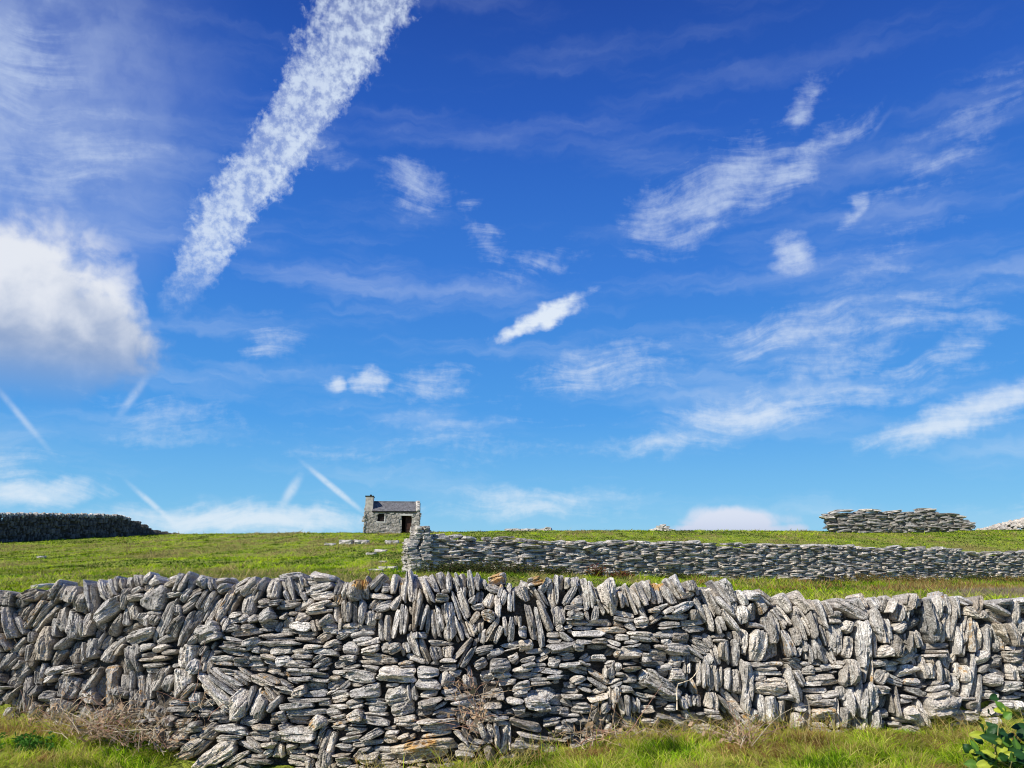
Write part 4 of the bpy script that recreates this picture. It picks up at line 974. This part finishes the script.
# heap of small rubble at the far right
m = MB(); rs = np.random.default_rng(12)
hc = at(1062, 531, 96.0); hz = EYE + slope(531.0) * 96
for q in range(850):
    a_ = rs.uniform(0, 6.28); r_ = rs.random() ** .5
    x_ = hc[0] + math.cos(a_) * r_ * 10.6; y_ = hc[1] + math.sin(a_) * r_ * 3
    zz = hz - .2 + 2.3 * (1 - r_ ** 1.25) + rs.uniform(-.1, .05)
    lump_stone(m, (x_, y_, zz), (rs.uniform(.15, .38), rs.uniform(.15, .34), rs.uniform(.09, .22)), rs.uniform(0, 3), (rs.normal(1.0, .18), rs.uniform(.1, .5), 0, rs.random()), int(rs.integers(1e6)), n=7, tilt=rs.normal(0, .3))
tag(m.build('rubble_heap', M_FAR, origin=(hc[0], hc[1], hz)), 'low heap of small pinkish rubble on the skyline at the right edge', 'rubble heap')

# ------------------------------------------------------------------ limestone slabs lying in the turf
OUT = [(354, 544, 30, 4, 'longest pale slab of the broken limestone ledge left of the field wall'), (392, 543.5, 14, 3, 'short pale slab at the right end of the broken limestone ledge'), (381, 552, 12, 2.5, 'small pale flat stone below the limestone ledge'), (371, 554.5, 9, 2, 'tiny pale stone left of the small flat stone below the ledge'),
       (388, 569.5, 18, 3, 'long low slab in the grass just above the nearest wall left of the pier'), (376, 571, 12, 2, 'thin low slab beside the long low one above the nearest wall'), (383, 563, 8, 2, 'little flat stone between the ledge and the low slabs'),
       (43, 576, 16, 4, 'flat white stone in the grass at far left above the nearest wall'), (106, 577.5, 26, 3, 'pale slab lying behind the capstones of the nearest wall at left'), (330, 545.5, 10, 2.5, 'small pale stone at the left end of the limestone ledge'),
       (42, 558, 5, 2, 'tiny pale stone in the left pasture'), (525, 529.5, 40, 2.5, 'low line of pale outcrop on the skyline between cottage and cairn'), (548, 528, 7, 4, 'small whitish boulder standing on the skyline')]
for (px, py, wpx, hpx, lb) in OUT:
    p = hit(px, py + (1.5 if py < 531 else 0))
    if py < 531: p = at(px, 530, 92.0); p[2] = gz1(p)
    if py > 575: p = at(px, py, 14.0); p[2] = gz1(p); 
    k = p[1] / 815.0
    m = MB(); rs = np.random.default_rng(int(px * 10))
    nseg = max(1, int(wpx / 7))
    for q in range(nseg):
        xo = (q + .5 - nseg / 2) / nseg * wpx * k
        lump_stone(m, (p[0] + xo, p[1] + rs.normal(0, .1), p[2] + hpx * k * .35), (wpx * k / nseg * .58, max(.25, hpx * k * 1.6), hpx * k * .62), rs.normal(0, .2), (rs.normal(.98, .08), .12, 0, .6), int(rs.integers(1e6)), n=10, tilt=rs.normal(0, .04))
    tag(m.build('limestone_slab', M_FAR, origin=p), lb, 'rock', 'limestone slabs in the pasture')
# little cairn on the skyline
m = MB(); p = at(662, 530, 90.0); p[2] = gz1(p)
for (dx, dz, w_) in ((-.9, .1, .5), (-.3, .15, .6), (.5, .12, .6), (1.1, .05, .4), (-.2, .38, .5), (.4, .4, .45), (.1, .6, .35)):
    lump_stone(m, p + np.array([dx, 0, dz]), (w_, .4, .14), 0, (rs.normal(1.05, .1), .1, 0, .5), int(rs.integers(1e6)), n=9, tilt=rs.normal(0, .1))
tag(m.build('cairn', M_FAR, origin=p), 'tiny cairn of piled stones on the skyline above the field wall', 'cairn')

# --- cottage
def box(mb, x0, x1, y0, y1, z0, z1, tone=(1, 0, 0, 0)):
    V = [(x, y, z) for z in (z0, z1) for (x, y) in ((x0, y0), (x1, y0), (x1, y1), (x0, y1))]
    mb.add(V, [(0, 3, 2, 1), (4, 5, 6, 7), (0, 1, 5, 4), (1, 2, 6, 5), (2, 3, 7, 6), (3, 0, 4, 7)], tone, [(v[0] + v[1], v[2]) for v in V])
def simple(name, col, rough=.9, var=.25, sc=3.0):
    m, t, b = new_mat(name)
    ob = t.node('ShaderNodeNewGeometry').outputs['Position']
    nn = t.noise(ob, sc, 4, .6)
    c = t.mix(1.0, col, t.rgb(t.rng(nn, .3, .7, 1 - var, 1 + var)), 'MULTIPLY')
    t.l.new(c, b.inputs['Base Color']); b.inputs['Roughness'].default_value = rough
    return m
M_RENDER = simple('lime_render', (.46, .43, .38)); M_SLATE = simple('slate', (.185, .182, .19), .8, .42, 5.0)
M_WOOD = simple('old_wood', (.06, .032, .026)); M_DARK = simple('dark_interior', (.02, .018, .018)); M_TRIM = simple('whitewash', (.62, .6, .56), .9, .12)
YC = 88.0
pl = at(364.5, 532, YC); pr = at(419, 532, YC)
xl, xr = float(pl[0]), float(pr[0])
def zc(py): return float(EYE + slope(py) * YC)
zb = zc(533.2); ze = zc(511.0); zr = zc(500.6); zch = zc(494.8)
dep = 4.2; hr = 0.0
cot = empty('stone_cottage', ((xl + xr) / 2, YC, zb))
cot.rotation_euler = (0, 0, R(7.5))
tag(cot, 'small ruined stone cottage with grey slate roof standing on the crest of the pasture', 'cottage')
ppm = (xr - xl) / 54.5
X = lambda px: xl + (px - 364.5) * ppm
wx0, wx1, wz0, wz1 = X(377), X(384), zc(521.6), zc(513.9)
dx0, dx1, dz1 = X(401.3), X(411.3), zc(515.6)
m = MB()
th = .5
# masonry shell: backing panels with real openings
for (a_, b_, c_, d_) in ((xl + .06, wx0, zb, ze), (wx1, dx0, zb, ze), (dx1, xr - .06, zb, ze), (wx0, wx1, zb, wz0), (wx0, wx1, wz1, ze), (dx0, dx1, dz1, ze)):
    box(m, a_, b_, YC, YC + th, c_, d_, (.8, .2, 0, .3))
box(m, xl + .06, xr - .06, YC + dep - th, YC + dep, zb, ze, (.8, .2, 0, .3))
for xa, xb in ((xl + .06, xl + th), (xr - th, xr - .06)):
    box(m, xa, xb, YC + th, YC + dep - th, zb, ze, (.8, .2, 0, .3))
    # gable triangle
    V = [(xa, YC + .05, ze + .004), (xb, YC + .05, ze + .004), (xb, YC + dep - .05, ze + .004), (xa, YC + dep - .05, ze + .004), (xa, YC + dep / 2, zr - .1), (xb, YC + dep / 2, zr - .1)]
    m.add(V, [(0, 1, 5, 4), (2, 3, 4, 5), (0, 4, 3), (1, 2, 5), (0, 3, 2, 1)], (.8, .2, 0, .3), [(v[1], v[2]) for v in V])
holes = [(wx0 - xl - .08, wx1 - xl + .08, wz0 - zb - .04, wz1 - zb + .06), (dx0 - xl - .1, dx1 - xl + .1, -1, dz1 - zb + .06)]
coursed(m, (xl, YC - .02), (xr, YC - .02), lambda s: ze - .05, lambda s: zb, (.12, .24), (.2, .55), .12, 51, .70, holes=holes, jut=.025, warm=.22, rag=.01)
coursed(m, (xl - .0, YC + dep), (xl - .0, YC), lambda s: ze + (1 - abs(s / dep * 2 - 1)) * (zr - ze) - .1, lambda s: zb, (.12, .24), (.2, .55), .14, 52, .7, jut=.025, warm=.2)
coursed(m, (xr, YC), (xr, YC + dep), lambda s: ze + (1 - abs(s / dep * 2 - 1)) * (zr - ze) - .1, lambda s: zb, (.12, .24), (.2, .55), .14, 53, .7, jut=.025, warm=.2)
m.build('wall', M_FAR, cot)
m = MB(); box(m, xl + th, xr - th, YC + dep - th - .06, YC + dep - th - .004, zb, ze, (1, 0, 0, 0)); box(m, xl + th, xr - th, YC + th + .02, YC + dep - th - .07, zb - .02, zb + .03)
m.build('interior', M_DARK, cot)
# slate roof in overlapping courses
m = MB(); rs = np.random.default_rng(3)
xa, xb = X(371.5), X(415.6)
for side in (0, 1):
    nrow = 9
    for r_ in range(nrow):
        f0, f1 = r_ / nrow, (r_ + 1.12) / nrow
        q = xa - rs.uniform(0, .2)
        while q < xb:
            w_ = rs.uniform(.22, .4); q1 = min(q + w_, xb); q0 = max(q, xa)
            if q1 > q0 + .03:
                def P_(f, lift):
                    y_ = YC - .12 + f * (dep / 2 + .12); y_ = y_ if side == 0 else 2 * YC + dep - y_
                    return y_, ze - .02 + min(f, 1) * (zr - ze) + lift
                lf_ = .05 + rs.normal(0, .006)
                y0_, z0_ = P_(f0, lf_); y1_, z1_ = P_(min(f1, 1.0), .015)
                V = [(q0, y0_, z0_), (q1 - .012, y0_, z0_), (q1 - .012, y1_, z1_), (q0, y1_, z1_), (q0, y0_, z0_ - .03), (q1 - .012, y0_, z0_ - .03)]
                m.add(V, [(0, 1, 2, 3), (4, 5, 1, 0)], (1, 0, 0, 0))
            q += w_
box(m, xa, xb, YC + dep / 2 - .12, YC + dep / 2 + .12, zr - .02, zr + .07)
m.build('roof', M_SLATE, cot)
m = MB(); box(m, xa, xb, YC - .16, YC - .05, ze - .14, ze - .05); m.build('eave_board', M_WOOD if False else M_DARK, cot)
# chimney on the left gable, coping on the right gable
m = MB(); box(m, X(364.6), X(372.3), YC + .25, YC + dep / 2 + .45, ze - .1, zc(496.6)); ch = m.build('chimney', M_RENDER, cot)
def sub(name, mb, mat, par):
    o = mb.build(name, mat); o.parent = par; o.location = -(Vector(par.location) + Vector(par.parent.location)); return o
m = MB(); box(m, X(364.1), X(372.8), YC + .19, YC + dep / 2 + .5, zc(496.55), zc(495.7)); sub('chimney_cap', m, M_DARK, ch)
m = MB()
cyx = X(369.5)
a_ = np.linspace(0, 2 * math.pi, 12, endpoint=False)
V = np.concatenate([np.stack([cyx + np.cos(a_) * r_, YC + .9 + np.sin(a_) * r_, np.full(12, z_)], -1) for z_, r_ in ((zc(495.7), .13), (zc(494.6), .1), (zc(494.3), .12), (zc(494.2), .07))])
m.add(V, [(k * 12 + j, k * 12 + (j + 1) % 12, (k + 1) * 12 + (j + 1) % 12, (k + 1) * 12 + j) for k in range(3) for j in range(12)] + [tuple(36 + j for j in range(12))])
sub('chimney_pot', m, M_DARK, ch)
m = MB()
for side in (0, 1):
    nst = 9
    for q in range(nst):
        f = (q + .5) / nst; y_ = YC - .05 + f * (dep / 2 + .05); y_ = y_ if side == 0 else 2 * YC + dep - y_
        lump_stone(m, ((X(415.2) + X(419.3)) / 2, y_, ze + f * (zr - ze) + .06), (.24, .16, .13), 0, (1.15, .25, 0, .6), int(rs.integers(1e6)), n=8)
m.build('gable_coping', M_FAR, cot)
m = MB(); box(m, X(364.6), X(371.8), YC - .02, YC + .24, ze - .04, ze + .14); m.build('eave_stone', M_RENDER, cot)
# window
m = MB(); 
box(m, wx0 - .10, wx1 + .14, YC - .11, YC + .12, wz0 - .12, wz0 - .003); box(m, wx1 + .003, wx1 + .11, YC - .10, YC + .1, wz0, wz1)
wo = m.build('window', M_TRIM, cot)
m = MB(); box(m, wx0 + .01, wx1 - .01, YC + .22, YC + .25, wz0 + .01, wz1 - .01); sub('pane', m, M_DARK, wo)
m = MB(); xm = (wx0 + wx1) / 2; zm_ = (wz0 + wz1) / 2
box(m, xm - .02, xm + .02, YC + .18, YC + .217, wz0 + .01, wz1 - .01); box(m, wx0 + .01, wx1 - .01, YC + .185, YC + .21, zm_ - .02, zm_ + .02)
sub('glazing_bar', m, M_WOOD, wo)
# doorway with its lintel and a door standing ajar
m = MB(); box(m, dx0 - .18, dx1 + .14, YC - .12, YC + .3, dz1 + .004, dz1 + .17); m.build('lintel', M_TRIM, cot)
m = MB()
for q in range(5):
    x0_ = dx0 + .42 + q * .125; box(m, x0_, x0_ + .12, YC + .40, YC + .44, zb + .05, dz1 - .05)
box(m, dx0 + .42, dx1 - .02, YC + .37, YC + .397, zb + .45, zb + .55); box(m, dx0 + .42, dx1 - .02, YC + .37, YC + .397, dz1 - .45, dz1 - .35)
m.build('door', M_WOOD, cot)

# ------------------------------------------------------------------ dead brambles and other plants
def cane(mb, p0, p1, sag, r, col, seed, segs=9, wig=.02):
    rs = np.random.default_rng(seed)
    p0 = np.array(p0, float); p1 = np.array(p1, float)
    t_ = np.linspace(0, 1, segs)[:, None]
    pts = p0 * (1 - t_) + p1 * t_
    pts[:, 2] += sag * 4 * (t_[:, 0] * (1 - t_[:, 0]))
    pts += np.cumsum(rs.normal(0, wig / 3, pts.shape), 0)
    V = []; n = 5
    dirv = (p1 - p0) / (np.linalg.norm(p1 - p0) + 1e-6)
    a1 = np.cross(dirv, [0, 0, 1.0]); 
    if np.linalg.norm(a1) < .1: a1 = np.cross(dirv, [1.0, 0, 0])
    a1 /= np.linalg.norm(a1); a2 = np.cross(dirv, a1)
    for k in range(segs):
        rr = r * (1 - .75 * k / (segs - 1))
        for j in range(n):
            th = 2 * math.pi * j / n
            V.append(pts[k] + rr * (math.cos(th) * a1 + math.sin(th) * a2))
    F = [(k * n + j, k * n + (j + 1) % n, (k + 1) * n + (j + 1) % n, (k + 1) * n + j) for k in range(segs - 1) for j in range(n)]
    c = np.tile(np.append(col, 1), (len(V), 1)) * rs.uniform(.7, 1.2)
    mb.add(V, F, c)
    return pts
DRY = np.array([.50, .35, .22]); DRYP = np.array([.38, .21, .15]); PALEST = np.array([.66, .55, .40])
def bramble(px, py, wpx, hpx, n, label, seed, depth_off=-.12, thick=.0032):
    rs = np.random.default_rng(seed)
    c = at(px, py, face_depth(px, py) + depth_off)
    k = 1 / 106.0
    m = MB()
    for q in range(n):
        bx = c[0] + rs.normal(0, .30) * wpx * k; bz = float(ground_z(bx, c[1]))
        if c[2] - hpx * k * .5 > bz + .15: bz = c[2] - hpx * k * .5
        a_ = rs.uniform(0, 3.14)
        L = rs.uniform(.08, .42) * (1 if rs.random() < .85 else 1.8)
        by = c[1] + rs.normal(-.08, .10)
        p0 = (bx, by, bz + rs.uniform(-.02, .6) * hpx * k)
        p1 = (bx + math.cos(a_) * L, min(by + rs.normal(0, .12), by + .12), p0[2] + math.sin(a_) * L * rs.uniform(.2, .85))
        col = [DRY, DRYP, PALEST, DRY * .7][int(rs.integers(4))]
        pts = cane(m, p0, p1, rs.uniform(-.03, .09), thick * rs.uniform(.6, 1.5), col, int(rs.integers(1e6)))
        # withered leaf scraps
        if rs.random() < .5:
            for r_ in range(3):
                u = pts[rs.integers(2, 9)]; d1 = rs.normal(0, .018, 3); d2 = rs.normal(0, .014, 3)
                m.add([u, u + d1, u + d1 + d2, u + d2 * 1.2], [(0, 1, 2, 3)], np.append(DRY * rs.uniform(.5, 1.1), 1))
    return tag(m.build('dead_bramble', M_STEM, origin=c), label, 'dead bramble', 'withered brambles along the nearest wall')
bramble(112, 762, 66, 26, 190, 'largest patch of tangled dry brown bramble stems at the left foot of the nearest wall', 1, -.38, .0028)
bramble(60, 725, 60, 40, 28, 'thin straggling dry stems at the far left foot of the nearest wall', 2, -.15)
bramble(472, 700, 24, 55, 62, 'dry vine stems hanging down the wall face above the orange stained slab', 3, -.10, .0026)
bramble(598, 718, 40, 20, 40, 'dry bramble tangle at the wall foot where the grass begins right of centre', 4, -.16)
bramble(655, 728, 50, 8, 26, 'low dry bramble stems in front of the big slanting stone', 5, -.14)
bramble(720, 742, 45, 6, 16, 'low withered stems between the grass and the wall right of the bare twig', 6, -.18)
bramble(738, 754, 16, 8, 50, 'dark brown withered tuft sunk in the verge grass', 7, -.45)
bramble(170, 700, 60, 60, 50, 'sparse pale stalks leaning on the wall beside the largest bramble patch', 8, -.12)
# bare arching twig
m = MB(); pv = None
pth = [(677, 710), (677, 700), (676.5, 690), (678, 684), (684, 682), (690, 680), (694, 676), (698, 670), (700, 663)]
P3 = [at(a_, b_, face_depth(a_, b_) - .14) for a_, b_ in pth]
for q in range(len(P3) - 1): cane(m, P3[q], P3[q + 1], 0, .009 * (1 - q * .06), PALEST * 1.1, 50 + q, 5, .0)
tag(m.build('bare_twig', M_STEM, origin=P3[0]), 'bare pale twig arching in front of the wall under the white block', 'twig')

# broad leaved plant in the bottom right corner
def leaf(mb, base, d, L, W, col, seed, cup=.15, face=0.0):
    rs = np.random.default_rng(seed)
    d = np.array(d, float); d /= np.linalg.norm(d)
    side = np.cross(d, [0, -face, 1.0 - face * .35]) + rs.normal(0, .25, 3); side -= d * side.dot(d); side /= np.linalg.norm(side)
    up = np.cross(side, d)
    n = 7; V = []; 
    for k in range(n):
        f = k / (n - 1); hw = W / 2 * (math.sin(math.pi * min(1, f * .93 + .07)) ** .7) * (1 - .35 * f)
        c = np.array(base) + d * L * f - up * (cup * L * f * f)
        for sg in (-1, -.5, 0, .5, 1):
            V.append(c + side * hw * sg + up * (abs(sg) * hw * .28) + up * .004 * rs.normal())
    F = [(k * 5 + j, k * 5 + j + 1, (k + 1) * 5 + j + 1, (k + 1) * 5 + j) for k in range(n - 1) for j in range(4)]
    C = np.tile(np.append(col, 1), (len(V), 1)) * rs.uniform(.85, 1.1)
    C[2::5, :3] *= 1.35
    mb.add(V, F, C)
rs = np.random.default_rng(8)
pb_ = at(1008, 775, 6.35); gzp = gz1(pb_)
plant = empty('broad_leaved_plant', (pb_[0], pb_[1], gzp))
tag(plant, 'green shrub with broad dark and yellow leaves in the bottom right corner', 'shrub')
ms, ml = MB(), MB()
tips = []
for (a_, b_, yo) in ((1005, 712, 0), (1002, 742, -.05), (985, 735, .1), (1018, 735, .12), (970, 752, .05), (1025, 720, .2), (1040, 745, 0), (992, 758, -.1), (1014, 756, -.15), (978, 765, -.08), (1050, 725, .1), (1030, 760, -.1), (1060, 755, 0)):
    tp_ = at(a_, b_, 6.35 + yo)
    base = np.array([pb_[0] + rs.normal(0, .06), pb_[1] + yo * .4, gzp - .02])
    ms = MB()
    pts = cane(ms, base, tp_, .03, .007, np.array([.30, .27, .10]), int(rs.integers(1e6)), 9, .01)
    ms.build('stem', M_STEM, plant)
    for k in range(8):
        u = pts[rs.integers(3, 9)] + rs.normal(0, .035, 3) if k > 2 else tp_
        an = rs.uniform(0, 6.28)
        dk = rs.random()
        col = np.array([.022, .075, .018]) if dk < .5 else (np.array([.10, .22, .025]) if dk < .8 else np.array([.36, .42, .04]))
        if k == 1 and a_ in (1005, 1002, 1018): col = np.array([.42, .48, .05])
        leaf(ml, u, (math.cos(an), math.sin(an) * .4 - .2, rs.uniform(-.5, .9)), rs.uniform(.06, .15), rs.uniform(.05, .10), col, int(rs.integers(1e6)), face=1.0)
M_LEAF = vegetation('glossy_leaf', .2, .5); M_LEAF.node_tree.nodes['Principled BSDF'].inputs['Specular IOR Level'].default_value = .3
ml.build('foliage', M_LEAF, plant, smooth=True)

# small green nettle-like clump bottom left
def leafy(px, py, Y, n, sp, h, cols, name, label, cat, seed, lsz=(.02, .05), mat=None, grp=None):
    rs = np.random.default_rng(seed); c = at(px, py, Y); c[2] = gz1(c)
    m = MB(); m2 = m
    for q in range(n):
        b0 = c + np.array([rs.normal(0, sp), rs.normal(0, sp * .7), 0]); b0[2] = gz1(b0) - .01
        t0 = b0 + np.array([rs.normal(0, h * .3), rs.normal(0, h * .3), h * rs.uniform(.4, 1.1)])
        pts = cane(m2, b0, t0, 0, lsz[0] * .12, np.array([.12, .11, .05]), int(rs.integers(1e6)), 6, h * .05)
        for k in range(9):
            u = pts[rs.integers(1, 6)]; an = rs.uniform(0, 6.28)
            leaf(m, u, (math.cos(an), math.sin(an), rs.uniform(-.1, .9)), rs.uniform(*lsz), rs.uniform(*lsz) * .55, cols[rs.integers(len(cols))], int(rs.integers(1e6)))
    e_ = m.build(name, mat or M_FOL, origin=c)
    if grp: e_['group'] = grp
    return tag(e_, label, cat)
G1 = np.array([.05, .17, .02]); G2 = np.array([.09, .24, .03]); 
leafy(28, 772, 6.7, 40, .07, .12, [G1, G2, G2 * 1.2], 'green_weed', 'bright green weedy clump at the bottom left corner beside the brambles', 'weed', 4)
leafy(797, 716, 7.5, 1, .02, .10, [G2, np.array([.35, .38, .06])], 'green_weed', 'tiny yellow green weed growing at the wall foot beside a dark gap', 'weed', 5, (.02, .04))
leafy(951, 729, 7.45, 7, .012, .10, [np.array([.3, .32, .04]), np.array([.3, .15, .03]), G2], 'green_weed', 'small yellow and rust weed at the wall foot left of the corner shrub', 'weed', 6, (.02, .045))
# brown-green scrub at the foot of the field wall
HE = [np.array([.05, .075, .02]), np.array([.09, .06, .03]), np.array([.12, .13, .03]), np.array([.07, .10, .02])]
RU = [np.array([.32, .08, .05]), np.array([.22, .08, .03]), np.array([.15, .14, .03])]
SC = [(436, 576, 27.2, .35, .36, HE, 'dark low bush at the foot of the stepped pier'), (455, 578, 27.5, .4, .32, HE, 'dark green scrub just right of the pier foot'), (478, 577, 28, .45, .4, HE, 'brownish scrub against the field wall, second clump right of the pier'),
      (502, 577, 28.5, .5, .45, HE, 'purple brown bush against the field wall with taller shoots'), (528, 579, 29, .4, .35, HE, 'low dark scrub left of the upright stone in the field wall'), (555, 580, 29.5, .4, .3, HE, 'thin scrub near the middle of the field wall foot'),
      (597, 577, 30.5, .16, .45, RU, 'small plant with red leaves against the field wall'), (622, 582, 30, .25, .25, RU, 'rust coloured weed right of the red plant'), (685, 584, 31, .5, .25, HE, 'dark low scrub behind the leaning capstones'),
      (865, 580, 36, .6, .35, [np.array([.2, .2, .05]), np.array([.3, .2, .06])], 'yellowish tuft where the field wall base is broken'), (925, 584, 36, .9, .3, [np.array([.3, .16, .06]), np.array([.2, .2, .05])], 'reddish brown bracken below the field wall at right'),
      (978, 586, 37, .7, .35, HE, 'green shrub at the foot of the field wall near the right edge'), (1010, 586, 37, .7, .3, [np.array([.3, .16, .05]), np.array([.2, .2, .05])], 'orange brown bracken at the right edge below the field wall')]
for q, (px, py, Y, sp, h, cs, lb) in enumerate(SC):
    leafy(px, py, Y, int(40 + sp * 90), sp, h, cs, 'scrub_bush', lb, 'bush', 100 + q, (.05, .12), grp='scrub along the foot of the field wall')
# pinkish dry ground tufts right
n = 6000
x0_ = RNG.normal(0, 1, n); px_ = 1005 + 26 * x0_; Y_ = RNG.uniform(18, 27, n); a_, _ = ray(px_, 590)
x = a_ * Y_
c_ = pick(RNG.random(n), [np.array([.42, .30, .22]), np.array([.5, .38, .3]), np.array([.35, .28, .14])])
V, F, C = blades(x, Y_, ground_z(x, Y_) - .01, RNG.uniform(.06, .2, n), RNG.uniform(.02, .04, n), RNG.uniform(0, 6.28, n), RNG.uniform(.2, 1, n), c_, 1)
m = MB(); m.add(V, F, C)
tag(m.build('dry_grass', M_GRASS), 'pinkish dry grass behind the capstones at the right edge', 'grass', kind='stuff')
